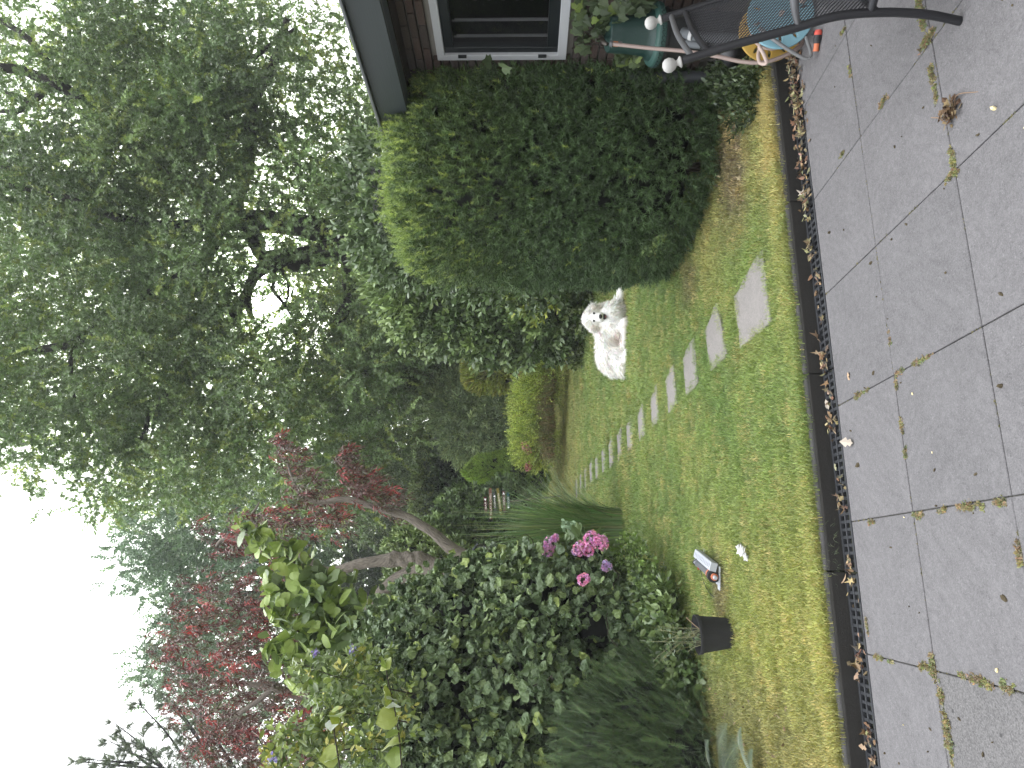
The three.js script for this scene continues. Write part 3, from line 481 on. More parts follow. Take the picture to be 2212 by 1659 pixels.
  scatter('foliage', [1, 2].map(s => sprig({ n: 13, len: 0.2, size: 0.085, kind: 'lance', w: 0.28, ang: 0.75, col: W1, jit: 0.35, seed: 20 + s, stemR: 0.002, stem: [0.5, 0.4, 0.4], bend: 0.3 })), M.leaf, items, t);
}
// ---------------------------------------------------------------- shrubs
// a lumpy solid core, near black, blocking light to paint shade inside a shrub
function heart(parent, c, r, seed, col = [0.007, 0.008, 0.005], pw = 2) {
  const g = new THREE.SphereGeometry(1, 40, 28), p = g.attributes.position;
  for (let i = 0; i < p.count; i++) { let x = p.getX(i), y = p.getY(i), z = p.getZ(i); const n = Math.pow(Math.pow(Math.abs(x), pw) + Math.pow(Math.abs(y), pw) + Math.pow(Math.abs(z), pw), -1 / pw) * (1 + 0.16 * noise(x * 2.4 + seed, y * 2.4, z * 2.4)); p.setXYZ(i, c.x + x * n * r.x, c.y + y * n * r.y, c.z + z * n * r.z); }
  g.computeVertexNormals(); return add('shade_core', g, std(col, { roughness: 1 }), parent);
}
// points on a rounded block (superellipsoid)
function onBlock(c, r, pw, shell) { const d = rdir(), n = Math.pow(Math.pow(Math.abs(d.x), pw) + Math.pow(Math.abs(d.y), pw) + Math.pow(Math.abs(d.z), pw), -1 / pw) * rr(shell, 1); const g = V(Math.sign(d.x) * Math.pow(Math.abs(d.x), pw - 1) / r.x, Math.sign(d.y) * Math.pow(Math.abs(d.y), pw - 1) / r.y, Math.sign(d.z) * Math.pow(Math.abs(d.z), pw - 1) / r.z).normalize(); return { p: V(c.x + d.x * n * r.x, c.y + d.y * n * r.y, c.z + d.z * n * r.z), n: g }; }
const seen = (p, n, lim = -0.35) => n.dot(p.clone().sub(EYE).normalize()) < -lim;     // facing the garden
const yewSprigs = [1, 2, 3].map(s => { const a = sprig({ n: 28, len: 0.07, size: 0.036, kind: 'needle', w: 0.16, ang: 1.3, col: W1, jit: 0.25, seed: 30 + s, stemR: 0.0012, stem: [0.5, 0.55, 0.3], bend: -0.12, taper: 0.2 }); return a; });
{ // the big clipped yew by the house
  const t = thing('yew_bush', 'big clipped dark green yew with lime tips against the house', 'shrub', V(0, 0, 0));
  const c = V(3.24, 1.3, -5.45), r = V(0.76, 1.24, 1.08);
  const yewAt = k0 => { const d = rdir(), h = Math.pow(Math.pow(Math.abs(d.x), 2.7) + Math.pow(Math.abs(d.z), 2.7), 7 / 2.7), n = Math.pow(h + Math.pow(Math.abs(d.y), 7), -1 / 7) * rr(k0, 1), hy = Math.abs(d.y * n); return { p: V(c.x + d.x * n * r.x, c.y + d.y * n * r.y, c.z + d.z * n * r.z), n: V(d.x / r.x * (1 - Math.pow(hy, 6)), Math.sign(d.y) * Math.pow(hy, 6) * 2, d.z / r.z * (1 - Math.pow(hy, 6))).normalize() }; };
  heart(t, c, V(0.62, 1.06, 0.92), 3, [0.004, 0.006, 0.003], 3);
  R = rng(501); const items = [], tips = [], spikes = [];
  const bulge = p => 0.05 * noise(p.x * 2.2, p.y * 2.2, p.z * 2.2) + 0.03 * noise(p.x * 6, p.y * 6, p.z * 6);
  for (let i = 0; i < 30000 && items.length < 15000; i++) {
    const b = yewAt(0.9); if (!seen(b.p, b.n, -0.25) && b.n.y < 0.4) continue;
    if (b.p.y < 0.75) { b.p.x += (0.75 - b.p.y) * 0.12 * (b.p.x < c.x ? 1 : 0); b.p.z -= (0.75 - b.p.y) * 0.08 * smooth(0, 0.6, b.p.z - c.z); }       // drawn in towards the foot
    b.p.addScaledVector(b.n, bulge(b.p)); if (noise(b.p.x * 9, b.p.y * 9, b.p.z * 9 + 7) > 0.3) continue; if (b.p.y < lawnY(b.p.z) + 0.02) continue;
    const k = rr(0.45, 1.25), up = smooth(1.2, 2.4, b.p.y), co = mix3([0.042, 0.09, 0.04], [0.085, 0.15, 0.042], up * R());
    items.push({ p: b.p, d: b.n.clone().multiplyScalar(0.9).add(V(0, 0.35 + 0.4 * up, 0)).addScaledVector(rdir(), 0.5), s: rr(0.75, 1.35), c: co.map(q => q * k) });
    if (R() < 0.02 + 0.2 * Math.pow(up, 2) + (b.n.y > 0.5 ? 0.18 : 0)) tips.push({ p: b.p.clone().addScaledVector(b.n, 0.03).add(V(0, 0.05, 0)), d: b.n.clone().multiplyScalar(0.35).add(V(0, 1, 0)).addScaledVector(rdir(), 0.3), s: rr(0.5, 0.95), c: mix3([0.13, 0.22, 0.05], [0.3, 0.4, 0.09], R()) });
    if (b.n.y > 0.45 && R() < 0.2) for (let q = 0, h = rr(1, 4); q < h; q++) spikes.push({ p: b.p.clone().add(V(0, 0.05 * q, 0)), d: V(rr(-0.2, 0.2), 1, rr(-0.2, 0.2)), s: rr(0.7, 1.1), c: mix3([0.09, 0.16, 0.04], [0.22, 0.33, 0.07], R() * (q + 1) / 4) });
  }
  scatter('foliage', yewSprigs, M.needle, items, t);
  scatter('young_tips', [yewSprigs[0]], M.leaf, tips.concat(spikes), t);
  [0, 1, 2, 3].forEach(k => add('stem', tube([V(3.1 + 0.12 * k, 0.05, -5 - 0.3 * k), V(3.08 + 0.13 * k, 0.6, -5 - 0.3 * k), V(3.1 + 0.12 * k, 1.2, -5.1 - 0.3 * k)], [0.035, 0.03, 0.02], 7, 8, 0.3, k), M.twig, t));
}
const ovals = (n, size, w, seed, o = {}) => [1, 2].map(s => sprig({ n, len: size * 2, size, kind: 'oval', w, ang: 1.1, col: W1, jit: 0.28, seed: seed + s, stemR: 0.004, stem: [0.4, 0.45, 0.25], taper: 0.15, ...o }));
function leafy({ name, label, blobs, n, sp, mat = M.gloss, cols, seed, shell = 0.72, up = 0.35, lim = -0.3, heartK = 0.72, hole = 0.5, size = [0.8, 1.2], top = null, cat = 'shrub', part = 'foliage', pw = 0, stems = null, into = null }) {
  const t = into ?? thing(name, label, cat, V(0, 0, 0)); R = rng(seed); const items = [];
  const list = blobs.map(b => ({ c: P(b[0], b[1], b[2]), r: V(b[4] ?? b[3], b[3], b[5] ?? b[4] ?? b[3]), w: b[6] ?? 1 }));
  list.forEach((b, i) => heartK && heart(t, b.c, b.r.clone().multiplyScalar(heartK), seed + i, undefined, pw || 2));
  const tot = list.reduce((s, b) => s + b.w * (b.r.x * b.r.y + b.r.y * b.r.z), 0);
  for (const b of list) { const m = n * b.w * (b.r.x * b.r.y + b.r.y * b.r.z) / tot; for (let i = 0, got = 0; got < m && i < m * 6; i++) {
    const q = pw ? onBlock(b.c, b.r, pw, shell) : inBlob(b.c, b.r, shell); if (!seen(q.p, q.n, lim) && q.n.y < 0.5) continue; if (q.p.y < lawnY(q.p.z) + 0.01) continue;
    q.p.addScaledVector(q.n, 0.12 * b.r.x * noise(q.p.x * 2.5 + seed, q.p.y * 2.5, q.p.z * 2.5)); got++; if (noise(q.p.x * 3 + seed, q.p.y * 3, q.p.z * 3) > hole) continue;
    const k = rr(0.7, 1.3); let c = cols[Math.floor(R() * cols.length)]; if (top && q.n.y > 0.3 && R() < 0.6) c = top;
    items.push({ p: q.p, d: q.n.clone().multiplyScalar(0.7).add(V(0, up, 0)).addScaledVector(rdir(), 0.5), s: rr(...size), c: c.map(v => v * k) });
  } }
  scatter(part, sp, mat, items, t);
  if (stems) add('stem', joined(stems.map((s, i) => tube(px(s, 0), [0.03, 0.02], 6, 8, 0.3, i))), M.twig, t);
  return t;
}
leafy({ name: 'laurel_bush', label: 'tall glossy cherry laurel bush behind the white dog', blobs: [[1105, 690, 13.2, 1.25, 0.8], [990, 640, 13.6, 1.4, 1.1], [1060, 600, 13, 1.5, 0.9], [1190, 620, 12.6, 0.75, 0.9], [920, 610, 13.8, 1.0, 0.9], [1175, 690, 13.2, 0.7, 0.65], [870, 570, 14, 0.7, 0.8]], n: 5200, sp: ovals(9, 0.125, 0.5, 40), cols: [[0.055, 0.1, 0.05], [0.07, 0.125, 0.06], [0.05, 0.09, 0.045], [0.1, 0.16, 0.08]], seed: 601, top: [0.12, 0.19, 0.08], hole: 0.36 });
leafy({ name: 'laurel_bush', label: 'pale upright laurel shoots above the yew, right of the maple trunk', blobs: [[850, 520, 12.5, 0.5, 0.7], [865, 600, 12.8, 0.45, 0.5], [850, 450, 12.5, 0.4, 0.6], [905, 650, 13, 0.4, 0.4]], n: 600, sp: ovals(10, 0.15, 0.42, 44, { hang: -0.2 }), cols: [[0.1, 0.17, 0.08], [0.14, 0.22, 0.1]], seed: 602, heartK: 0, up: 1, shell: 0.1, mat: M.gloss });
leafy({ name: 'spotted_laurel', label: 'yellow-speckled laurel shoots low at the edge of the yew', blobs: [[1140, 632, 11.6, 0.22, 0.2], [1170, 655, 11.7, 0.2, 0.2], [1185, 625, 11.5, 0.18, 0.2], [1105, 600, 11.5, 0.15, 0.25]], n: 60, sp: ovals(8, 0.13, 0.4, 47), cols: [[0.26, 0.32, 0.08], [0.15, 0.22, 0.07]], seed: 603, heartK: 0, up: 0.6, shell: 0.1, hole: 1 });
leafy({ name: 'ivy_mound', label: 'low dark ivy at the foot of the laurel', blobs: [[1250, 615, 12.2, 0.22, 0.8], [1250, 690, 13, 0.2, 0.8], [1238, 600, 11.8, 0.25, 0.5]], n: 700, sp: [sprig({ n: 8, len: 0.2, size: 0.08, kind: 'ivy', w: 0.6, ang: 1.2, col: W1, seed: 50 })], cols: [[0.05, 0.09, 0.045], [0.08, 0.12, 0.05]], seed: 604, heartK: 0.6, shell: 0.5 });
leafy({ name: 'golden_conifer', label: 'clipped golden-green conifer block with brown patch beside the laurel', blobs: [[1075, 800, 17, 0.72, 0.42, 0.5]], n: 2600, sp: [sprig({ n: 22, len: 0.16, size: 0.07, kind: 'lance', w: 0.4, ang: 0.8, col: W1, seed: 52, flat: true })], mat: M.leaf, cols: [[0.264, 0.334, 0.0702], [0.211, 0.281, 0.0615], [0.194, 0.246, 0.0702], [0.281, 0.299, 0.0878]], seed: 605, shell: 0.85, pw: 4, hole: 0.34, up: 0.3 });
leafy({ name: 'dead_twigs', label: 'bare brown twiggy patch on the clipped conifer', blobs: [[1068, 788, 16.55, 0.26, 0.22, 0.1]], n: 330, sp: [sprig({ n: 18, len: 0.2, size: 0.09, kind: 'needle', w: 0.07, ang: 1.3, col: W1, seed: 53, stem: [1, 1, 1] })], mat: M.dry, cols: [[0.1, 0.085, 0.07], [0.14, 0.11, 0.09]], seed: 606, shell: 0.5, heartK: 0, lim: 9, hole: 1, cat: 'twigs' });
leafy({ name: 'spirea_hedge', label: 'low yellow-green spirea hedge along the end of the lawn', blobs: [[1155, 945, 15.9, 0.42, 0.55], [1150, 880, 15.8, 0.36, 0.55], [1165, 835, 15.6, 0.4, 0.5], [1170, 800, 15.4, 0.42, 0.5], [1160, 965, 16, 0.4, 0.45], [1175, 770, 15.2, 0.4, 0.4]], n: 3400, sp: [sprig({ n: 16, len: 0.26, size: 0.055, kind: 'lance', w: 0.5, ang: 1, col: W1, seed: 55 })], mat: M.leaf, cols: [[0.295, 0.401, 0.087], [0.227, 0.33, 0.0784], [0.348, 0.434, 0.0958]], seed: 607, shell: 0.5, heartK: 0.6, up: 0.7, hole: 0.5 });
leafy({ name: 'spirea_undergrowth', label: 'brown twiggy underside of the low hedge above the lawn end', blobs: [[1205, 940, 15.5, 0.26, 0.6, 0.35], [1205, 870, 15.4, 0.26, 0.6, 0.35], [1208, 800, 15.2, 0.26, 0.6, 0.35]], n: 1800, sp: [sprig({ n: 12, len: 0.26, size: 0.05, kind: 'lance', w: 0.4, ang: 0.6, col: W1, seed: 56, stem: [1, 0.8, 0.6] })], mat: M.matte, cols: [[0.13, 0.13, 0.0585], [0.156, 0.117, 0.078], [0.104, 0.143, 0.0585]], seed: 608, shell: 0.2, heartK: 0, up: 1, lim: 9, hole: 0.5, cat: 'undergrowth' });
leafy({ name: 'buddleia_bush', label: 'grey-green arching shrub with narrow leaves in front of the far hedge', blobs: [[1035, 910, 19.5, 0.95, 0.75], [985, 885, 20, 0.55, 0.5], [1085, 925, 19.2, 0.55, 0.85], [1010, 945, 19.5, 0.5, 0.42], [1100, 870, 19, 0.5, 0.7], [1005, 850, 20, 0.6, 0.5], [950, 870, 20, 0.3, 0.3]], n: 3800, sp: [sprig({ n: 14, len: 0.5, size: 0.17, kind: 'lance', w: 0.28, ang: 0.9, col: W1, seed: 58, bend: 0.25 }), sprig({ n: 14, len: 0.5, size: 0.17, kind: 'lance', w: 0.28, ang: 0.9, col: W1, seed: 59, bend: 0.25 })], mat: M.matte, cols: [[0.15, 0.228, 0.15], [0.123, 0.193, 0.123], [0.176, 0.246, 0.14]], seed: 609, shell: 0.5, up: -0.3, hole: 0.34 });
const hedge = leafy({ name: 'ivy_hedge', label: 'tall dark clipped hedge with pale fresh growth along its top', blobs: [[1035, 1015, 24.5, 1.95, 1.5, 0.7], [1045, 1110, 24.2, 1.85, 1.3, 0.7]], n: 4200, sp: ovals(9, 0.12, 0.65, 60, { n: 8 }), cols: [[0.05, 0.0938, 0.0525], [0.0625, 0.112, 0.0625], [0.0438, 0.0813, 0.05]], seed: 610, shell: 0.9, pw: 6, hole: 0.6, top: [0.22, 0.3, 0.15] });
leafy({ into: hedge, part: 'fresh_growth', blobs: [[918, 925, 23.6, 0.22, 0.35], [919, 960, 23.6, 0.22, 0.4], [916, 1000, 23.5, 0.25, 0.45], [918, 1040, 23.4, 0.22, 0.45], [915, 1080, 23.4, 0.28, 0.45], [914, 1120, 23.3, 0.26, 0.45]], n: 900, sp: ovals(9, 0.11, 0.6, 61, { n: 8 }), mat: M.leaf, cols: [[0.16, 0.23, 0.1], [0.2, 0.28, 0.12], [0.13, 0.19, 0.09]], seed: 618, shell: 0.1, heartK: 0, up: 1, lim: 9, hole: 1 });
leafy({ name: 'dwarf_spruce', label: 'pointed yellow-green dwarf spruce right of the painted sign boards', blobs: [[1095, 1010, 17.6, 0.55, 0.4], [1060, 1014, 17.6, 0.48, 0.36], [1035, 1019, 17.6, 0.32, 0.24], [1018, 1022, 17.6, 0.19, 0.1]], n: 2600, sp: [sprig({ n: 30, len: 0.1, size: 0.045, kind: 'needle', w: 0.3, ang: 0.9, col: W1, seed: 63 })], mat: M.leaf, cols: [[0.196, 0.323, 0.0586], [0.167, 0.283, 0.0547], [0.235, 0.352, 0.0684]], seed: 611, shell: 0.86, hole: 0.4, up: 0.6 });
leafy({ name: 'dwarf_spruce', label: 'rounded yellow-green dwarf spruce low behind the ornamental grass', blobs: [[1130, 1020, 17, 0.42, 0.42], [1145, 1000, 17, 0.33, 0.36], [1128, 1046, 17, 0.36, 0.32], [1160, 1030, 17, 0.3, 0.5]], n: 1800, sp: [sprig({ n: 30, len: 0.1, size: 0.045, kind: 'needle', w: 0.3, ang: 0.9, col: W1, seed: 64 })], mat: M.leaf, cols: [[0.156, 0.274, 0.0547], [0.137, 0.235, 0.0489]], seed: 612, shell: 0.86, hole: 0.4, up: 0.5 });
leafy({ name: 'rhododendron', label: 'rhododendron with whorled oval leaves behind the sign post', blobs: [[1010, 1120, 16, 0.75, 0.7], [1060, 1150, 15.5, 0.8, 0.8], [1022, 1100, 16.5, 0.38, 0.5], [1100, 1110, 16, 0.6, 0.8], [960, 1180, 15, 0.65, 0.6], [1020, 1200, 14.8, 0.7, 0.6]], n: 3400, sp: ovals(9, 0.11, 0.42, 66, { len: 0.12 }), cols: [[0.06, 0.11, 0.055], [0.08, 0.14, 0.07], [0.05, 0.09, 0.045], [0.1, 0.17, 0.07]], seed: 613, shell: 0.7, hole: 0.38 });
leafy({ name: 'leafy_shrub', label: 'bright yellow-green leafy shrub behind the grey forked trunk', blobs: [[905, 1200, 13.5, 0.6, 0.6], [960, 1230, 13, 0.7, 0.5], [890, 1270, 13, 0.5, 0.5], [900, 1165, 14, 0.4, 0.4]], n: 1300, sp: ovals(9, 0.1, 0.42, 69, { len: 0.14 }), cols: [[0.12, 0.19, 0.08], [0.15, 0.22, 0.085], [0.09, 0.15, 0.07]], seed: 614, shell: 0.6, hole: 0.4, heartK: 0.5 });
leafy({ name: 'garden_shrub', label: 'dark shrub filling the gap between yew and laurel at the right', blobs: [[960, 430, 11, 1.6, 1.4], [1120, 450, 10.6, 1.3, 1.5]], n: 1300, sp: ovals(9, 0.12, 0.5, 72), cols: [[0.055, 0.1, 0.05]], seed: 615, shell: 0.8 });
leafy({ name: 'bright_bush', label: 'yellow-green bush lit from behind under the maple limb', blobs: [[800, 560, 24, 0.9, 1.3], [785, 640, 25, 0.8, 1.2], [800, 430, 23, 0.8, 1.2]], n: 1300, sp: fineSprigs, mat: M.leaf, cols: [[0.156, 0.228, 0.06], [0.192, 0.264, 0.072]], seed: 616, shell: 0.3, heartK: 0, hole: 0.3 });
leafy({ name: 'shade_shrub', label: 'dark shrubs in the shade under the trees behind the laurel', blobs: [[900, 760, 24, 1.6, 2.2], [960, 700, 23, 1.8, 1.8], [1000, 770, 23, 1.5, 1.6]], n: 2200, sp: fineSprigs, mat: M.leaf, cols: [[0.0675, 0.12, 0.06], [0.0825, 0.15, 0.0675]], seed: 617, shell: 0.6, hole: 0.5 });

{ // contorted hazel: crumpled hanging leaves on twisted twigs
  const t = thing('contorted_hazel', 'big contorted hazel with crumpled dark green leaves at the left', 'shrub', V(0, 0, 0));
  const blobs = [[1130, 1480, 6.3, 0.95, 0.85], [1000, 1370, 6.7, 0.85, 0.75], [960, 1530, 6.3, 0.75, 0.8], [1180, 1330, 6.5, 0.75, 0.7], [1060, 1640, 6.0, 0.9, 0.6], [880, 1420, 7, 0.55, 0.75], [1300, 1340, 6.3, 0.5, 0.5], [880, 1640, 6.3, 0.6, 0.6], [1080, 1270, 6.9, 0.55, 0.45], [1060, 1250, 7.1, 0.35, 0.3], [945, 1320, 7.2, 0.35, 0.35], [1390, 1330, 6.1, 0.22, 0.35], [1250, 1460, 6.1, 0.5, 0.5]];
  R = rng(701); const list = blobs.map(b => ({ c: P(b[0], b[1], b[2] + 0.25), r: V(b[4], b[3], b[4]) }));
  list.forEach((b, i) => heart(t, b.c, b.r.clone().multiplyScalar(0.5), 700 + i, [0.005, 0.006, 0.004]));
  const geos = [1, 2, 3, 4, 5].map(s => { const gb = new GB(); leafAt(gb, M4(V(0, 0, 0), new THREE.Quaternion(), 1), 'crinkle', W1, { w: 0.76, bend: 0.3, fold: 0.16, crimp: 0.17, seed: s * 1.37 }); return gb.build(true); });
  const items = [];
  for (const b of list) { const n = 1900 * (b.r.x * b.r.y + 0.1); for (let i = 0, got = 0; got < n && i < n * 6; i++) { const q = inBlob(b.c, b.r, 0.45); if (!seen(q.p, q.n, -0.25) && q.n.y < 0.3) continue; if (q.p.y < lawnY(q.p.z) + 0.03) continue; q.p.addScaledVector(q.n, 0.16 * noise(q.p.x * 3, q.p.y * 3, q.p.z * 3)); got++; if (noise(q.p.x * 2.6, q.p.y * 2.6, q.p.z * 2.6 + 5) > 0.36) continue; const k = rr(0.75, 1.25), u = R(); let c = u < 0.78 ? mix3([0.04, 0.078, 0.045], [0.07, 0.12, 0.065], R()) : u < 0.96 ? [0.1, 0.16, 0.075] : [0.16, 0.23, 0.07]; items.push({ p: q.p, d: V(rr(-0.6, 0.6), -0.85, rr(-0.6, 0.6)).addScaledVector(q.n, 0.75), s: rr(0.05, 0.09), c: c.map(v => v * k), z: q.p.clone().sub(EYE).dot(FWD), n: q.n }); } }
  // nearest leaves singly, the rest together
  items.sort((a, b) => (a.z - a.n.dot(a.p.clone().sub(EYE).normalize()) * -0.4) - (b.z - b.n.dot(b.p.clone().sub(EYE).normalize()) * -0.4));
  const tones = [[0.048, 0.09, 0.052], [0.06, 0.108, 0.06], [0.072, 0.125, 0.068], [0.1, 0.16, 0.075], [0.16, 0.23, 0.07]].map(c => leafMat(0.25, 0.5, { color: lc(c) }));
  items.slice(0, 290).forEach((it, i) => { const tn = it.c[1] > 0.19 ? 4 : it.c[1] > 0.135 ? 3 : Math.floor(R() * 3), m = add('leaf', geos[i % 5], tones[tn], t); m.position.copy(it.p); m.quaternion.copy(qDir(it.d, rr(0, 6.28))); m.scale.setScalar(it.s * 1.08); });
  scatter('foliage', geos, leafMat(0.25, 0.5), items.slice(290), t);
  const tw = []; for (let i = 0; i < 70; i++) { const b = list[Math.floor(R() * list.length)], q = inBlob(b.c, b.r, 0.7), pts = [q.p.clone()]; let d = rdir(); for (let k = 0; k < 7; k++) { d = d.addScaledVector(rdir(), 0.9).normalize(); pts.push(pts[k].clone().addScaledVector(d, 0.055)); } tw.push(tube(pts, [0.006, 0.003], 5, 16)); }
  add('twigs', joined(tw), M.twig, t).userData.kind = 'stuff';
}
{ // plain hazel behind it, taller, with big bright leaves against the sky
  const t = thing('hazel_bush', 'taller hazel with broad bright green leaves above the contorted hazel', 'shrub', V(0, 0, 0)); R = rng(711);
  const stems = [[[900, 1350, 8.4], [780, 1330, 8.2], [680, 1250, 8], [590, 1180, 8], [515, 1135, 8]], [[880, 1400, 8], [760, 1400, 7.9], [660, 1370, 7.8], [580, 1330, 7.8]], [[880, 1440, 7.6], [740, 1460, 7.6], [640, 1430, 7.5], [570, 1390, 7.5]], [[840, 1350, 8.4], [720, 1280, 8.3], [600, 1200, 8.2], [545, 1150, 8.2]], [[900, 1480, 7.4], [760, 1500, 7.3], [660, 1490, 7.3]], [[820, 1370, 8], [700, 1330, 8], [620, 1290, 7.9], [570, 1250, 7.9]]];
  add('branches', joined(stems.map((s, i) => tube(px(s, 8), [0.018, 0.012, 0.006], 6, 14, 0.2, i))), M.twig, t);
  const g = [1, 2, 3].map(s => { const gb = new GB(); leafAt(gb, M4(V(0, 0, 0), new THREE.Quaternion(), 1), 'crinkle', W1, { w: 0.86, bend: 0.15, fold: 0.08, crimp: 0.03, seed: s * 2.1 }); return gb.build(true); });
  const items = [];
  stems.forEach(s => { const cv = new THREE.CatmullRomCurve3(px(s, 8)); for (let i = 0; i < 125; i++) { const u = 0.25 + 0.75 * R(), p = cv.getPoint(u).addScaledVector(rdir(), rr(0.03, 0.34) * (1.35 - u)); const k = rr(0.8, 1.25), c = R() < 0.65 ? [0.17, 0.26, 0.06] : [0.09, 0.15, 0.06]; items.push({ p, d: V(rr(-0.8, 0.8), -0.5 + rr(-0.4, 0.6), rr(-0.8, 0.8)), s: rr(0.075, 0.125), c: c.map(v => v * k) }); } });
  const B = [[690, 1290, 7.9, 0.3], [760, 1350, 7.8, 0.34], [740, 1420, 7.6, 0.4], [800, 1400, 7.6, 0.36], [700, 1330, 7.8, 0.34], [680, 1430, 7.6, 0.3], [790, 1480, 7.3, 0.35], [830, 1370, 7.8, 0.3], [660, 1270, 7.9, 0.25]];
  for (const [x, y, z, r] of B) for (let i = 0; i < 75; i++) { const b = inBlob(P(x, y, z), V(r, r, r), 0.2), k = rr(0.8, 1.2), c = R() < 0.5 ? [0.16, 0.25, 0.06] : [0.08, 0.14, 0.06]; items.push({ p: b.p, d: V(rr(-0.8, 0.8), -0.5 + rr(-0.4, 0.5), rr(-0.8, 0.8)), s: rr(0.075, 0.125), c: c.map(v => v * k) }); }
  const mats = [[0.17, 0.26, 0.06], [0.2, 0.29, 0.07], [0.09, 0.15, 0.06]].map(c => leafMat(0.45, 0.5, { color: lc(c) }));
  items.slice(0, 260).forEach((it, i) => { const m = add('leaf', g[i % 3], mats[it.c[1] < 0.19 ? 2 : i % 2], t); m.position.copy(it.p); m.quaternion.copy(qDir(it.d, rr(0, 6.28))); m.scale.setScalar(it.s * 1.1); });
  scatter('foliage', g, leafMat(0.45, 0.5), items.slice(260), t);
}
{ // climbing plants tangled over the hazel's left side
  const t = thing('climbing_vine', 'yellow-green climbing vine over the left side of the hazel', 'vine', V(0, 0, 0)); R = rng(721); const items = [], tw = [];
  const stems = [[[880, 1560, 5.6], [760, 1540, 5.5], [660, 1560, 5.5], [600, 1600, 5.5], [580, 1660, 5.5]], [[900, 1500, 5.9], [800, 1480, 5.8], [720, 1460, 5.8], [640, 1430, 5.9]], [[860, 1620, 5.4], [740, 1620, 5.3], [660, 1650, 5.3]], [[840, 1440, 6.2], [760, 1440, 6.1], [700, 1480, 6]], [[780, 1500, 5.6], [700, 1560, 5.5], [630, 1640, 5.4]]];
  stems.forEach((s, j) => { const cv = new THREE.CatmullRomCurve3(px(s, 5.5)); tw.push(tube(px(s, 5.5), [0.006, 0.003], 5, 20)); for (let i = 0; i < 105; i++) { const u = R(), p = cv.getPoint(u).addScaledVector(rdir(), rr(0.02, 0.2)); const k = rr(0.75, 1.2), v = R(); items.push({ p, d: V(rr(-0.8, 0.8), rr(-1, 0.7), rr(-0.8, 0.8)), s: rr(0.8, 1.2), c: (v < 0.4 ? [0.17, 0.25, 0.06] : v < 0.88 ? [0.1, 0.165, 0.06] : [0.33, 0.34, 0.08]).map(q => q * k) }); } });
  add('stems', joined(tw), M.twig, t);
  scatter('foliage', ovals(5, 0.075, 0.5, 80, { len: 0.1 }), M.leaf, items, t);
  const fl = [[762, 1404, 6, 0.045], [590, 1640, 5.3, 0.04], [683, 1410, 6.1, 0.03]]; for (const [x, y, z, s] of fl) { const gb = new GB(); for (let i = 0; i < 26; i++) { const q = rdir().multiplyScalar(s * R()); leafAt(gb, M4(q, qDir(rdir()), 0.022), 'oval', [0.36, 0.31, 0.62].map(v => v * rr(0.8, 1.2)), { w: 0.8 }); } const m = add('flower_cluster', gb.build(), M.petal, t); m.position.copy(P(x, y, z)); m.userData.label = 'small lilac flower cluster'; }
  // two bright new shoots with broad leaves standing out in front
  [['broad-leaved pale shoot reaching right across the dark hazel', [[868, 1660, 4.9], [862, 1590, 5], [850, 1520, 5.1], [838, 1470, 5.2], [832, 1432, 5.2]], [[828, 1440, 0.1, 1], [845, 1452, 0.1, 0], [836, 1500, 0.1, 2], [815, 1500, 0.13, 0], [848, 1525, 0.1, 2], [808, 1560, 0.15, 0], [820, 1590, 0.1, 1], [805, 1615, 0.15, 0], [820, 1645, 0.13, 1]]], ['second pale shoot with yellowish leaves at the left edge', [[735, 1665, 4.9], [728, 1620, 5], [722, 1580, 5.1], [724, 1545, 5.1]], [[722, 1560, 0.1, 0], [735, 1540, 0.12, 1], [712, 1575, 0.1, 2], [700, 1640, 0.14, 0], [690, 1660, 0.12, 1]]]].forEach(([lab, st, lv]) => {
    const s = thing('leafy_shoot', lab, 'shoot', V(0, 0, 0)); add('stem', tube(px(st, 5), [0.006, 0.0035], 6, 18), M.twig, s); const cv = new THREE.CatmullRomCurve3(px(st, 5)), pts = cv.getPoints(40);
    lv.forEach(([x, y, z, k], i) => { const a = P(x, y, 5), base = pts.reduce((m, q) => q.distanceTo(a) < m.distanceTo(a) ? q : m), gb = new GB(), L = base.distanceTo(a) * 1.5 + 0.05; leafAt(gb, M4(base, qDir(a.clone().sub(base), [0.6, 2.2, 1.4, 3.6, 5][i % 5]), Math.min(L, z * 0.95)), 'crinkle', [[0.3, 0.36, 0.05], [0.24, 0.33, 0.06], [0.55, 0.6, 0.5]][k], { w: 0.66, bend: 0.25, fold: 0.16, crimp: 0.03, seed: i + 3 }); add('leaf', gb.build(true), M.leaf, s); });
  });
}
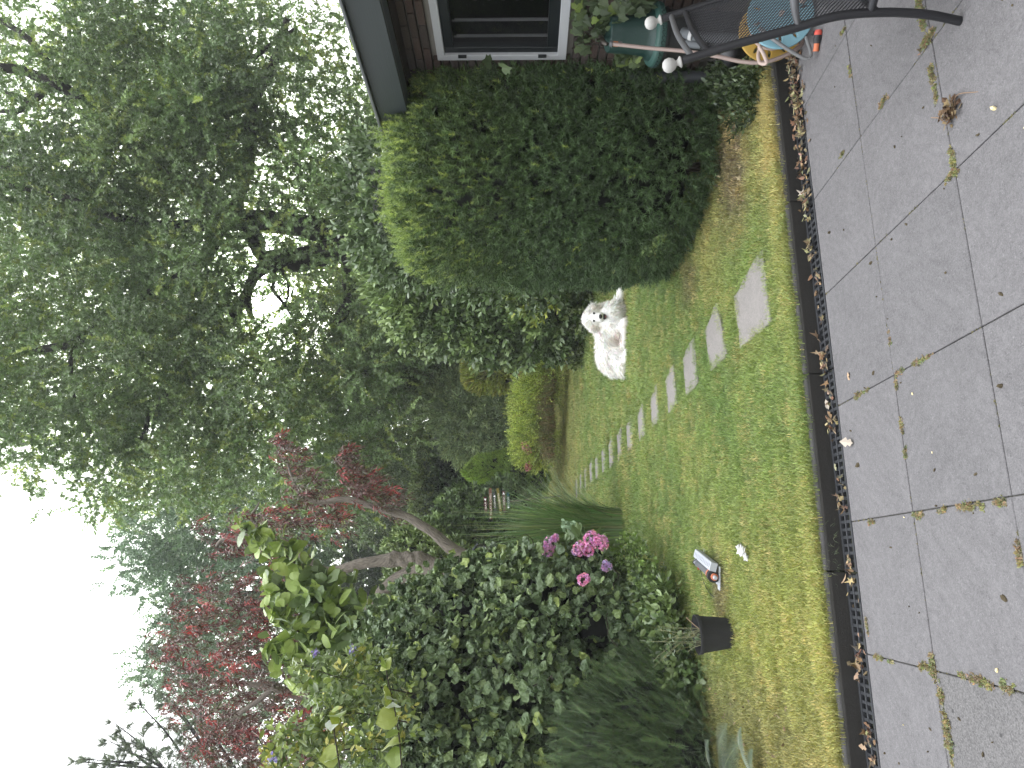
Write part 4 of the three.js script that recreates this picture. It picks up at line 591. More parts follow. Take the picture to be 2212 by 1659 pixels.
{ // dark plum yew, low at the left
  const t = thing('plum_yew', 'low dark plum yew with feathery needled shoots at the left', 'shrub', V(0, 0, 0)); R = rng(731);
  const bl = [[1400, 1570, 5.5, 0.55, 0.6], [1330, 1640, 5.4, 0.5, 0.6], [1470, 1650, 5.1, 0.4, 0.5], [1420, 1480, 5.8, 0.4, 0.4], [1290, 1560, 5.8, 0.35, 0.45], [1400, 1680, 5.1, 0.5, 0.4]].map(b => ({ c: P(b[0], b[1], b[2] + 0.2), r: V(b[4], b[3], b[4]) })), items = [];
  bl.forEach((b, i) => heart(t, b.c, b.r.clone().multiplyScalar(0.55), 730 + i, [0.004, 0.006, 0.004]));
  for (const b of bl) for (let i = 0, n = 0; n < 4200 * b.r.x * b.r.y + 30 && i < 5000; i++) { const q = inBlob(b.c, b.r, 0.5); if (!seen(q.p, q.n, -0.2) && q.n.y < 0.2) continue; n++; if (q.p.y < lawnY(q.p.z) + 0.02) continue; const k = rr(0.7, 1.3); items.push({ p: q.p, d: q.n.clone().multiplyScalar(0.5).add(V(0.05, 0.75, 0.05)).addScaledVector(rdir(), 0.4), s: rr(0.75, 1.3), c: mix3([0.026, 0.052, 0.026], [0.07, 0.125, 0.055], R() * R() * 1.3).map(v => v * k) }); }
  const sp = [1, 2].map(s => { const keep = R; R = rng(s); const gb = new GB(); for (let i = 0; i < 26; i++) { const tt = i / 26, y = tt * 0.13, sd = i % 2 ? 1 : -1, m = M4(V(0, y, 0.012 * tt), qDir(V(sd, 0.4 + 0.3 * tt, 0.22 + rr(-0.1, 0.1)), 0), 0.034 * (1 - 0.5 * tt) * rr(0.85, 1.1)); leafAt(gb, m, 'needle', W1.map(() => rr(0.8, 1.2)), { w: 0.16, bend: -0.1 }); } gb.tri(V(-0.002, 0, 0), V(0.002, 0, 0), V(0, 0.13, 0.012), [0.7, 0.8, 0.45]); R = keep; return gb.build(); });
  scatter('foliage', sp, leafMat(0.25, 0.75), items, t);
}
// fern fronds by the lawn's left corner
function fern(base, tips, label) {
  const t = thing('fern', label, 'fern', base), mat = M.leaf;
  tips.forEach(([dx, dy, dz], k) => { R = rng(760 + k); const tip = V(dx, dy, dz), mid = tip.clone().multiplyScalar(0.55).add(V(0, Math.abs(dy) * 0.3 + 0.06, 0)), cv = new THREE.QuadraticBezierCurve3(V(0, 0, 0), mid, tip), gb = new GB(), L = cv.getLength();
    for (let i = 0; i < 26; i++) { const u = 0.16 + 0.84 * i / 25, p = cv.getPoint(u), tg = cv.getTangent(u), side = V(0, 1, 0).cross(tg).normalize(), nl = L * 0.27 * Math.sin(Math.PI * Math.pow(u, 0.65)) + 0.008; for (const s of [-1, 1]) { const d = side.clone().multiplyScalar(s).addScaledVector(tg, 0.45).add(V(0, -0.12, 0)).normalize(), n = Math.max(4, Math.round(nl / 0.009)), c0 = rr(0.8, 1.25); for (let q = 0; q < n; q++) { const e = (q + 0.3) / n, o = p.clone().addScaledVector(d, nl * e), w = 0.011 * (1.05 - 0.8 * e), c = [0.05, 0.1, 0.03].map(v => v * c0 * rr(0.85, 1.2)); const f = tg.clone().multiplyScalar(w); gb.tri(o.clone().addScaledVector(d, -nl / n * 0.6), o.clone().addScaledVector(d, nl / n * 0.6), o.clone().add(f).addScaledVector(d, 0.004), c); gb.tri(o.clone().addScaledVector(d, nl / n * 0.6), o.clone().addScaledVector(d, -nl / n * 0.6), o.clone().sub(f).addScaledVector(d, 0.004), c); } } }
    add('frond', gb.build(), mat, t); add('stalk', tube([V(0, 0, 0), cv.getPoint(0.3), cv.getPoint(0.65), tip], [0.004, 0.0015], 5, 12), std([0.16, 0.18, 0.06]), t); });
}
{ const a = onLawn(1560, 1690); const rel = (x, y, Z) => P(x, y, Z).sub(a).toArray(); fern(a, [rel(1570, 1565, 4.65), rel(1530, 1600, 4.8), rel(1600, 1600, 4.5)], 'fern with feathery fronds at the left corner of the lawn'); const b = onLawn(1640, 1700); const rl = (x, y, Z) => P(x, y, Z).sub(b).toArray(); fern(b, [rl(1600, 1572, 4.3), rl(1625, 1620, 4.2)], 'smaller fern frond lying over the lawn edge'); }
{ // ornamental grass fountain
  const base = onLawn(1345, 1135), t = thing('ornamental_grass', 'fountain of tall arching ornamental grass beside the stepping stones', 'ornamental grass', base); R = rng(741);
  const make = n => { const gb = new GB(); for (let i = 0; i < n; i++) { const a = rr(0, 6.28), sp = Math.pow(R(), 0.7), H = rr(1.0, 2.0) * (1.1 - 0.45 * sp), out = sp * rr(0.4, 1.1), r0 = 0.22 * Math.sqrt(R()), w = rr(0.0045, 0.0105), dx = Math.cos(a), dz = Math.sin(a), a2 = a + rr(-0.5, 0.5), b0 = V(r0 * Math.cos(a2), 0, r0 * Math.sin(a2)), c = mix3([0.085, 0.16, 0.055], [0.36, 0.48, 0.17], R() * R() + 0.15).map(v => v * rr(0.8, 1.2)); const N = 7; let pl, pr; for (let k = 0; k <= N; k++) { const u = k / N, p = V(b0.x + dx * out * u * u * 1.0, H * (u * 1.25 - 0.32 * u * u * (0.6 + out)), b0.z + dz * out * u * u); const ww = w * (1 - 0.85 * u), l = V(p.x - dz * ww, p.y, p.z + dx * ww), q = V(p.x + dz * ww, p.y, p.z - dx * ww); if (k) gb.quad(pl, pr, q, l, c); pl = l; pr = q; } } return gb.build(); };
  add('blades', make(1050), leafMat(0.35, 0.45), t).userData.kind = 'stuff';
}
{ // pink hydrangea
  const t = thing('hydrangea', 'hydrangea with bright pink flower heads beside the ornamental grass', 'shrub', V(0, 0, 0)); R = rng(751);
  const heads = [[1188, 1172, 7.4, 0.055, 0], [1183, 1188, 7.4, 0.05, 0], [1199, 1162, 7.4, 0.03, 0], [1174, 1186, 7.4, 0.025, 0], [1252, 1185, 7.1, 0.055, 1], [1277, 1165, 7.1, 0.07, 1], [1270, 1190, 7.05, 0.045, 1], [1298, 1173, 7.05, 0.06, 1], [1310, 1222, 6.9, 0.04, 2], [1260, 1251, 6.7, 0.045, 1], [1242, 1192, 7.15, 0.025, 2]];
  for (const [x, y, z, r, k] of heads) { const gb = new GB(); for (let i = 0; i < r * 1100; i++) { const n = rdir(), q = n.clone().multiplyScalar(r * rr(0.75, 1.05)), c = [[0.8, 0.42, 0.7], [0.85, 0.38, 0.62], [0.55, 0.36, 0.6]][k].map(v => v * rr(0.75, 1.15)); const u = V(0, 1, 0).cross(n).normalize(), w = n.clone().cross(u); for (let e = 0; e < 4; e++) { const a = e * 1.571 + i, d = u.clone().multiplyScalar(Math.cos(a)).addScaledVector(w, Math.sin(a)).addScaledVector(n, 0.25); leafAt(gb, M4(q, qDir(d, a), 0.018), 'lance', c, { w: 0.95, bend: 0.1 }); } } const m = add('flower_head', gb.build(), M.petal, t); m.position.copy(P(x, y, z - 0.6)); m.scale.setScalar(1.15); m.userData.label = ['lilac-pink flower head', 'bright pink flower head', 'fading mauve flower head'][k]; }
  const leaves = [1, 2, 3].map(s => { const gb = new GB(); leafAt(gb, M4(V(0, 0, 0), new THREE.Quaternion(), 1), 'oval', W1, { w: 0.55, bend: 0.18, fold: 0.16 }); return gb.build(); }), mats = [[0.075, 0.135, 0.065], [0.1, 0.17, 0.075], [0.19, 0.27, 0.05]].map(c => leafMat(0.3, 0.45, { color: lc(c) }));
  const c0 = P(1290, 1205, 7.1); heart(t, P(1280, 1215, 7.35), V(0.22, 0.26, 0.2), 9);
  for (let i = 0; i < 190; i++) { const b = inBlob(P(1258, 1212, 6.95), V(0.28, 0.34, 0.25), 0.6), m = add('leaf', leaves[i % 3], mats[R() < 0.1 ? 2 : i % 2], t); m.position.copy(b.p); m.quaternion.copy(qDir(b.n.clone().multiplyScalar(0.9).add(V(0, 0.35, 0)).addScaledVector(rdir(), 0.4), rr(0, 6.28))); m.scale.setScalar(rr(0.09, 0.15)); }
  const st = []; for (let i = 0; i < 9; i++) { const h = heads[i]; st.push(tube([P(1350, 1215 + rr(-15, 15), 7.2), P((h[0] + 1340) / 2, (h[1] + 1215) / 2, 7.2), P(h[0], h[1], h[2])], [0.006, 0.004], 5, 8)); } add('stems', joined(st), std([0.1, 0.13, 0.05]), t);
  const s2 = thing('pale_shoot', 'pale silvery plant with rounded leaves standing over the pink flowers', 'plant', V(0, 0, 0)); const gb = new GB(); for (let i = 0; i < 22; i++) { const u = i / 22, sd = i % 2; leafAt(gb, M4(P(1255 - 38 * u + rr(-2, 2), (sd ? 1133 : 1147) - 8 * u, 7.15), qDir(V(rr(-0.6, 0.6), rr(0.1, 1), rr(-0.6, 0.6))), 0.06 * rr(0.7, 1.2)), 'oval', [0.3, 0.42, 0.26], { w: 0.7 }); } add('leaves', gb.build(), M.matte, s2); add('stem', joined([tube([P(1265, 1150, 7.15), P(1240, 1142, 7.15), P(1216, 1138, 7.15)], [0.004, 0.002], 5, 8), tube([P(1265, 1140, 7.15), P(1240, 1130, 7.15), P(1222, 1127, 7.15)], [0.004, 0.002], 5, 8)]), std([0.3, 0.4, 0.22]), s2);
}
// low plants along the border and by the house wall
leafy({ name: 'border_weeds', label: 'small clover-like weeds between hydrangea and the lawn', blobs: [[1370, 1215, 6.7, 0.14, 0.25], [1395, 1235, 6.4, 0.1, 0.25], [1425, 1275, 6.1, 0.1, 0.2], [1350, 1225, 6.8, 0.18, 0.18]], n: 260, sp: ovals(7, 0.035, 0.9, 90, { len: 0.08 }), mat: M.leaf, cols: [[0.13, 0.23, 0.06], [0.09, 0.16, 0.05]], seed: 620, shell: 0.1, heartK: 0, up: 1, hole: 1, cat: 'weeds' });
leafy({ name: 'border_plants', label: 'dark low foliage between the hazel and the lawn edge', blobs: [[1435, 1330, 6.0, 0.1, 0.3], [1462, 1420, 5.8, 0.1, 0.3], [1410, 1290, 6.3, 0.1, 0.22], [1490, 1470, 5.6, 0.06, 0.2]], n: 300, sp: ovals(6, 0.07, 0.6, 92), mat: M.gloss, cols: [[0.055, 0.1, 0.05], [0.08, 0.13, 0.055]], seed: 621, shell: 0.3, heartK: 0, up: 0.7, hole: 1, cat: 'plants' });
leafy({ name: 'periwinkle', label: 'periwinkle and ivy on the ground between the yew and hose reel', blobs: [[1598, 200, 4.7, 0.05, 0.1], [1616, 178, 4.5, 0.05, 0.1], [1628, 225, 4.45, 0.03, 0.12], [1580, 170, 4.75, 0.09, 0.09], [1640, 165, 4.35, 0.03, 0.09], [1600, 240, 4.65, 0.03, 0.12]], n: 300, sp: ovals(7, 0.045, 0.45, 94, { len: 0.1 }), mat: M.gloss, cols: [[0.03, 0.055, 0.03], [0.05, 0.08, 0.042], [0.022, 0.04, 0.024]], seed: 622, shell: 0.2, heartK: 0, up: 0.9, hole: 1, cat: 'ground cover' });
{ // ivy over the wall beside the window
  const t = thing('wall_ivy', 'pale-veined ivy hanging over the wall below the window', 'ivy', V(0, 0, 0)); R = rng(761);
  const g = [1, 2, 3].map(s => { const gb = new GB(); leafAt(gb, M4(V(0, 0, 0), new THREE.Quaternion(), 1), 'ivy', W1, { w: 0.52, bend: 0.15, fold: -0.08 * s }); for (const [x, y] of [[0, 0.92], [0.42, 0.28], [-0.42, 0.28], [0.4, 0.52], [-0.4, 0.52]]) gb.tri(V(-0.012, 0.06, 0.012), V(0.012, 0.06, 0.012), V(x, y, 0.012 - 0.15 * y * y + (-0.08 * s) * Math.abs(x) * 1.4), [2.2, 2.0, 2.4]); return gb.build(); });
  const mats = [[0.035, 0.062, 0.036], [0.048, 0.08, 0.044], [0.026, 0.046, 0.028], [0.1, 0.16, 0.045]].map(c => leafMat(0.2, 0.5, { color: lc(c) }));
  const B = [[1265, 25, 3.42, 26, 26], [1300, 40, 3.38, 26, 30], [1345, 25, 3.36, 30, 26], [1385, 25, 3.4, 20, 22], [1290, 75, 3.45, 22, 18], [1245, 45, 3.5, 14, 18], [1252, 95, 3.52, 12, 14], [1340, 120, 3.45, 26, 14], [1375, 125, 3.42, 16, 10], [1310, 60, 3.34, 24, 16]];
  for (const [x, y, X, rx, ry] of B) for (let i = 0; i < 17; i++) { const p = onX(x + rr(-1, 1) * rx, y + rr(-1, 1) * ry, X + rr(-0.05, 0.04)), m = add('leaf', g[i % 3], mats[R() < 0.08 ? 3 : i % 3], t); m.position.copy(p); m.quaternion.setFromRotationMatrix(new THREE.Matrix4().makeBasis(V(0, 0, -1).applyAxisAngle(V(-1, 0, 0), 0), V(0, -1, 0), V(-1, 0, 0))).multiply(new THREE.Quaternion().setFromEuler(new THREE.Euler(rr(-0.6, 0.5), rr(-0.7, 0.7), rr(-0.7, 0.7)))); m.scale.setScalar(rr(0.05, 0.1)); }
  const st = []; for (let i = 0; i < 6; i++) st.push(tube([onX(1235 + 8 * i, 105 - 8 * i, 3.53), onX(1280 + 10 * i, 95 - 12 * i, 3.52), onX(1330 + 12 * i, 110 - 14 * i, 3.5)], [0.006, 0.004], 5, 8)); add('stems', joined(st), M.twig, t);
  const s = thing('ivy_sprig', 'two ivy leaves standing out of the yew under the window', 'ivy', V(0, 0, 0)); [[1062, 135, 0.09], [1082, 146, 0.1]].forEach(([x, y, z], i) => { const m = add('leaf', g[i], mats[i], s); m.position.copy(P(x, y, 4.75)); m.quaternion.copy(qDir(V(-0.3, i ? -0.9 : 0.8, 0.5), i ? 0.4 : 2.6)); m.scale.setScalar(z); });
}
// ---------------------------------------------------------------- things on the paving and lawn
const FH = V(Math.sin(YAW), 0, -Math.cos(YAW));
const Q = (X, Z, y) => V(0, y, 0).addScaledVector(RGT, X).addScaledVector(FH, Z);
{ // metal garden chair, seen from behind
  const O = Q(1.18, 2.6, 0), w = RGT.clone().multiplyScalar(0.68).addScaledVector(FH, 0.733), n = RGT.clone().multiplyScalar(0.733).addScaledVector(FH, -0.68);
  const c = thing('garden_chair', 'black metal mesh garden chair with white ball finials at the patio edge', 'chair', O), at = (s, h, t) => V(0, h, 0).addScaledVector(n, s).addScaledVector(w, t);
  const blk = std([0.03, 0.03, 0.034], { roughness: 0.45, metalness: 0.35, bumpMap: grainTex, bumpScale: 0.0006 }), gry = std([0.16, 0.16, 0.165], { roughness: 0.4, metalness: 0.4 }), wht = std([0.5, 0.49, 0.46], { roughness: 0.8, bumpMap: soilTex, bumpScale: 0.0008 });
  const rail = t => [at(0, 0.99, t), at(0.058, 0.8, t), at(0.106, 0.62, t), at(0.146, 0.478, t), at(0.158, 0.319, t), at(0.15, 0.16, t), at(0.128, 0.036, t)];
  for (const t of [0, 0.505]) {
    add('rear_leg', tube(rail(t), [0.0155], 12, 40), blk, c);
    const f = add('finial', joined([lathe([[0.001, 0], [0.017, 0.002], [0.021, 0.008], [0.012, 0.015], [0.009, 0.022], [0.02, 0.03], [0.0265, 0.045], [0.024, 0.06], [0.014, 0.07], [0.001, 0.073]], 18)]), wht, c); f.position.copy(at(-0.002, 0.99, t)); f.quaternion.copy(qDir(at(0, 0.99, t).sub(at(0.058, 0.8, t))));
    add('front_leg', tube([at(0.16, 0.36, t), at(0.4, 0.375, t), at(0.56, 0.37, t), at(0.6, 0.3, t), at(0.6, 0.045, t)], [0.0145], 10, 30), blk, c);
    add('armrest', tube([at(0.112, 0.6, t), at(0.2, 0.635, t), at(0.34, 0.645, t), at(0.5, 0.62, t), at(0.56, 0.5, t), at(0.585, 0.36, t)], [0.009, 0.018, 0.02, 0.016, 0.012], 8, 30), gry, c);  // armrest grey: light from above painted into the black metal
  }
  const bp = h => { const k = [[0.99, 0], [0.8, 0.058], [0.62, 0.106], [0.478, 0.146], [0.319, 0.158], [0.2, 0.155]]; for (let i = 0; i < 5; i++) if (h <= k[i][0] && h >= k[i + 1][0]) return lerp(k[i][1], k[i + 1][1], (k[i][0] - h) / (k[i][0] - k[i + 1][0])); return 0.15; };
  for (const h of [0.955, 0.9]) add('crossbar', tube([at(bp(h), h, 0), at(bp(h), h + 0.012, 0.25), at(bp(h), h, 0.505)], [0.011], 8, 14), h > 0.93 ? gry : blk, c);
  add('crossbar', tube([at(0.157, 0.33, 0), at(0.157, 0.33, 0.505)], [0.011], 8, 4), blk, c);
  // expanded metal: two families of slanting strands, woven
  const mesh = (pt, U, Vv, nu, nv) => { const gb = new GB(); for (let s = 0; s < 2; s++) for (let k = -nv; k < nu; k++) { let prev = null; for (let q = 0; q <= nv; q++) { const u = s ? k + nv - q : k + q; if (u < 0 || u > nu) { prev = null; continue; } const a = pt(u / nu * U, q / nv * Vv); if (prev) { const d = a.clone().sub(prev).normalize(), nn = s ? n.clone().addScaledVector(w, 0.3) : n.clone().addScaledVector(w, -0.3), sd = d.clone().cross(nn).normalize().multiplyScalar(0.0017), th = nn.normalize().multiplyScalar(0.0012); const A = prev.clone().add(sd), B = prev.clone().sub(sd), C = a.clone().sub(sd), D = a.clone().add(sd); gb.quad(A.clone().add(th), B.clone().add(th), C.clone().add(th), D.clone().add(th), W1); gb.quad(B.clone().sub(th), A.clone().sub(th), D.clone().sub(th), C.clone().sub(th), W1); gb.quad(A.clone().add(th), D.clone().add(th), D.clone().sub(th), A.clone().sub(th), W1); gb.quad(C.clone().add(th), B.clone().add(th), B.clone().sub(th), C.clone().sub(th), W1); } prev = a; } } return gb.build(); };
  add('back_mesh', mesh((u, v) => at(bp(0.9 - v), 0.9 - v, 0.015 + u), 0.475, 0.56, 22, 40), blk, c).userData.kind = 'stuff';
  add('seat_mesh', mesh((u, v) => at(0.17 + v, 0.365, 0.015 + u), 0.475, 0.4, 22, 30), blk, c).userData.kind = 'stuff';
}
{ // hose reel with pale blue side plate
  const C = P(1677, 46, 3.86), r = thing('hose_reel', 'pale blue and yellow garden hose reel behind the black chair', 'hose reel', C), ax = V(-0.35, 0.08, 0.93).normalize();
  const q = new THREE.Quaternion().setFromUnitVectors(V(0, 0, 1), ax);
  const disc = (R0) => { const s = new THREE.Shape(); s.absarc(0, 0, R0, 0, Math.PI * 2, false); for (let k = 0; k < 10; k++) { const a = k * 0.628, h = new THREE.Path(); h.absellipse(0.125 * Math.cos(a), 0.125 * Math.sin(a), 0.026, 0.013, 0, Math.PI * 2, true, a); s.holes.push(h); } return new THREE.ExtrudeGeometry(s, { depth: 0.008, bevelEnabled: true, bevelSize: 0.005, bevelThickness: 0.005, bevelSegments: 2, curveSegments: 30 }); };
  const blue = std([0.24, 0.46, 0.54], { roughness: 0.45 }), yel = std([0.62, 0.4, 0.08], { roughness: 0.5 }), grey = std([0.2, 0.2, 0.2], { roughness: 0.5 }), beige = std([0.55, 0.42, 0.36], { roughness: 0.7 });
  const a = add('side_plate', disc(0.168), blue, r); a.quaternion.copy(q); a.position.copy(ax.clone().multiplyScalar(0.075));
  const b = add('side_plate', disc(0.165), yel, r); b.quaternion.copy(q); b.position.copy(ax.clone().multiplyScalar(-0.14)); b.userData.label = 'yellow far side plate';
  const hub = add('drum', new THREE.CylinderGeometry(0.06, 0.06, 0.19, 24), yel, r); hub.quaternion.copy(qDir(ax)); hub.position.copy(ax.clone().multiplyScalar(-0.04));
  const coil = []; for (let k = 0; k < 9; k++) { const t = new THREE.TorusGeometry(0.078 + 0.018 * (k % 3), 0.009, 8, 40); t.translate(0, 0, -0.12 + 0.017 * k); coil.push(t); } const co = add('wound_hose', joined(coil), beige, r); co.quaternion.copy(q);
  const g0 = patioY(C.z) - C.y + 0.012;
  add('stand', joined([tube([P(1640, 60, 3.78).sub(C), P(1670, 85, 3.76).sub(C), P(1744, 127, 3.75).sub(C), P(1751, 121, 3.74).sub(C), P(1741, 80, 3.76).sub(C)], [0.0095], 8, 40), tube([V(0.02, 0.02, 0.08), V(0.24, g0, 0.12), V(0.24, g0, -0.2), V(0, 0.02, -0.16)], [0.0095], 8, 40)]), grey, r);
  add('handle', joined([tube([ax.clone().multiplyScalar(0.07), ax.clone().multiplyScalar(0.12)], [0.012], 8, 4), tube([V(0.03, -0.1, 0.1), V(0.03, -0.1, 0.2)], [0.018, 0.02], 10, 4)]), beige, r);
  const h = thing('garden_hose', 'pinkish beige garden hose hanging from the wall tap to the reel', 'hose', V(0, 0, 0));
  add('hose', tube([P(1322, 95, 4.33), P(1350, 98, 4.3), P(1404, 104, 4.24), P(1482, 111, 4.14), P(1555, 123, 4.06), P(1595, 132, 4.02), P(1632, 135.5, 3.98), P(1658, 133, 3.95), P(1690, 122, 3.92), P(1715, 109, 3.9), P(1733, 92, 3.9), P(1725, 60, 3.92), P(1700, 40, 3.95)], [0.0115], 10, 110), new THREE.MeshStandardMaterial({ color: lin([0.5, 0.38, 0.33]), map: speckTex, roughness: 0.6 }), h);
  add('hose', tube([P(1640, 100, 3.85), P(1652, 122, 3.84), P(1656, 136, 3.85), P(1643, 137, 3.88), P(1638, 120, 3.9), P(1645, 90, 3.9)], [0.0105], 10, 60), beige, h);
  const tp = P(1310, 92, 4.34), tap = thing('wall_tap', 'dark brass wall tap with orange and grey hose connector', 'tap', V(0, 0, 0)), brass = std([0.07, 0.06, 0.05], { metalness: 0.6, roughness: 0.5 });
  add('spout', tube([onX(1296, 80, 3.57), P(1300, 84, 4.38), P(1306, 93, 4.34), P(1312, 96, 4.335)], [0.014, 0.016, 0.013, 0.012], 10, 20), brass, tap); add('handle', joined([tube([P(1296, 84, 4.37), P(1288, 86, 4.35)], [0.006], 6, 3), tube([P(1288, 82, 4.35), P(1288, 92, 4.35)], [0.005], 6, 3)]), brass, tap);
  const seg = (n, xa, xb, rad, col) => add(n, tube([P(xa, 94.6, 4.335), P(xb, 95.4, 4.33)], [rad], 12, 2), std(col, { roughness: 0.5 }), tap);
  seg('connector_ring', 1318, 1324, 0.019, [0.1, 0.105, 0.11]); seg('connector_collar', 1325, 1335, 0.016, [0.62, 0.22, 0.1]); seg('connector_ring', 1336, 1343, 0.016, [0.13, 0.13, 0.13]);
  const n0 = onPatio(1778, 60), n1 = onPatio(1771, 111), gun = thing('hose_nozzle', 'orange and black hose spray nozzle lying on the paving', 'nozzle', n0), d = n1.clone().sub(n0), up = V(0, 0.022, 0), on = t => d.clone().multiplyScalar(t).add(up);
  add('grip', tube([on(0.3), on(0.45), on(0.66)], [0.019, 0.021, 0.017], 12, 10), std([0.02, 0.02, 0.022], { roughness: 0.6 }), gun); add('collar', tube([on(0.08), on(0.2), on(0.33)], [0.015, 0.02, 0.018], 12, 8), std([0.7, 0.1, 0.07]), gun); add('tip', tube([on(0.64), on(0.8), on(1.0)], [0.014, 0.013, 0.015], 12, 8), std([0.75, 0.22, 0.1]), gun); add('trigger', tube([on(0.2).add(V(0.01, 0.02, 0)), on(0.45).add(V(0.02, 0.025, 0))], [0.006], 6, 6), std([0.02, 0.02, 0.022]), gun);
}
{ // green planter turned over on a black tub under the tap
  const b = onX(1414, 76, 3.33), g = thing('green_planter', 'dark green plastic planter with scrolled rim standing upside down under the ivy', 'planter', b); g.rotation.set(0.1, 0, 0.06);
  const gm = std([0.016, 0.05, 0.042], { roughness: 0.45, bumpMap: grainTex, bumpScale: 0.0008 }), gm2 = std([0.035, 0.1, 0.082], { roughness: 0.55 });
  add('body', lathe([[0.001, 0.31], [0.1, 0.31], [0.108, 0.3], [0.112, 0.2], [0.124, 0.08], [0.135, 0.05], [0.15, 0.045], [0.16, 0.02]], 40), gm, g);
  const rim = add('rim', lathe([[0.15, 0.035], [0.178, 0.03], [0.188, 0.015], [0.19, -0.02], [0.184, -0.024], [0.178, -0.018], [0.175, 0.012]], 48), gm2, g);
  const sc = []; for (let k = 0; k < 40; k++) { const a = k / 40 * 6.2832, t = new THREE.TorusGeometry(0.011, 0.0032, 5, 12); t.rotateY(Math.PI / 2); t.rotateY(-a); t.translate(0.19 * Math.cos(a), -0.003, 0.19 * Math.sin(a)); sc.push(t); } add('scrollwork', joined(sc), gm, rim).userData.kind = 'stuff';
  const t = thing('black_tub', 'black round plastic tub under the green planter', 'tub', V(b.x, 0.02, b.z)), H = b.y - 0.06; add('body', lathe([[0.001, 0], [0.115, 0], [0.12, 0.01], [0.15, H - 0.03], [0.165, H - 0.03], [0.165, H], [0.15, H], [0.145, H - 0.02], [0.001, H - 0.03]], 36), std([0.012, 0.013, 0.014], { roughness: 0.6 }), t); 
  const r = []; for (let k = 0; k < 6; k++) { const o = new THREE.TorusGeometry(0.124 + 0.0055 * k, 0.004, 6, 36); o.rotateX(Math.PI / 2); o.translate(0, 0.04 + k * H / 7, 0); r.push(o); } add('rib', joined(r), std([0.015, 0.016, 0.018]), t);
  const p = thing('waste_pipe', 'grey plastic waste pipe elbow with white band low on the wall', 'pipe', V(0, 0, 0)); add('pipe', joined([tube([onX(1478, 66, 3.58), P(1482, 72, 4.3), P(1490, 76, 4.27), P(1520, 80, 4.24), P(1600, 84, 4.2)], [0.028], 12, 20), tube([P(1484, 92, 4.35), P(1500, 95, 4.32), P(1515, 96, 4.3)], [0.026], 12, 8)]), std([0.13, 0.14, 0.15]), p); add('band', tube([P(1489, 75.5, 4.272), P(1496, 77, 4.265)], [0.031], 12, 2), std([0.6, 0.6, 0.6]), p);
  const k = P(1588, 126, 4.35), bp = thing('black_pot', 'black plastic pot lying among the periwinkle by the hose', 'pot', k); bp.rotation.set(-0.5, 0, -1.2); add('pot', lathe([[0.001, 0], [0.065, 0], [0.085, 0.16], [0.092, 0.16], [0.092, 0.18], [0.083, 0.18], [0.062, 0.012], [0.001, 0.012]], 28), std([0.013, 0.013, 0.015], { roughness: 0.4 }), bp);
}
{ // black pot of weeds on the lawn
  const b = onLawn(1579, 1367), t = thing('plant_pot', 'black plastic plant pot full of straggly weeds on the lawn', 'pot', b); t.rotation.z = 0.05;
  const pm = new THREE.MeshStandardMaterial({ color: lin([0.03, 0.03, 0.033]), map: speckTex, roughness: 0.75 });
  add('pot_wall', lathe([[0.001, 0.0], [0.094, 0.0], [0.098, 0.01], [0.121, 0.205], [0.129, 0.21], [0.131, 0.236], [0.125, 0.238], [0.123, 0.215], [0.115, 0.2], [0.092, 0.012], [0.001, 0.012]], 44), pm, t); add('soil', lathe([[0.001, 0.165], [0.06, 0.17], [0.111, 0.16]], 24), std([0.03, 0.022, 0.016], { roughness: 1 }), t);
  add('red_label', joined([box(0.07, 0.04, 0.002, 0.02, 0.2, 0.1)]), std([0.28, 0.05, 0.04]), t);
  R = rng(810); const st = [], gb = new GB();
  for (let i = 0; i < 20; i++) { const a = rr(0, 6.28), o = rr(0.04, 0.2), h = rr(0.1, 0.4), p0 = V(rr(-0.06, 0.06), 0.16, rr(-0.06, 0.06)), p2 = V(Math.cos(a) * o, 0.17 + h, Math.sin(a) * o * 0.7), p1 = p0.clone().lerp(p2, 0.5).add(V(0, 0.07, 0)), cv = new THREE.QuadraticBezierCurve3(p0, p1, p2); st.push(tube([p0, cv.getPoint(0.5), p2], [0.0022, 0.0014], 5, 9)); for (let k = 0; k < 15; k++) { const u = rr(0.15, 1), q = cv.getPoint(u), tg = cv.getTangent(u), d = tg.clone().multiplyScalar(0.6).addScaledVector(rdir(), 0.9); const wide = R() < 0.1; leafAt(gb, M4(q, qDir(d, rr(0, 6)), wide ? rr(0.03, 0.045) : rr(0.018, 0.034)), wide ? 'oval' : 'lance', R() < 0.07 ? [0.4, 0.36, 0.1] : mix3([0.09, 0.15, 0.06], [0.17, 0.24, 0.1], R()), { w: wide ? 0.7 : 0.26, bend: 0.3 }); } }
  add('stems', joined(st), std([0.3, 0.3, 0.16]), t); add('weed_leaves', gb.build(), M.leaf, t).userData.kind = 'stuff'; add('dry_stem', tube([V(0.0, 0.17, 0.05), V(0.06, 0.25, 0.07), V(0.12, 0.31, 0.08)], [0.004, 0.003], 6, 8), std([0.4, 0.28, 0.18]), t);
}
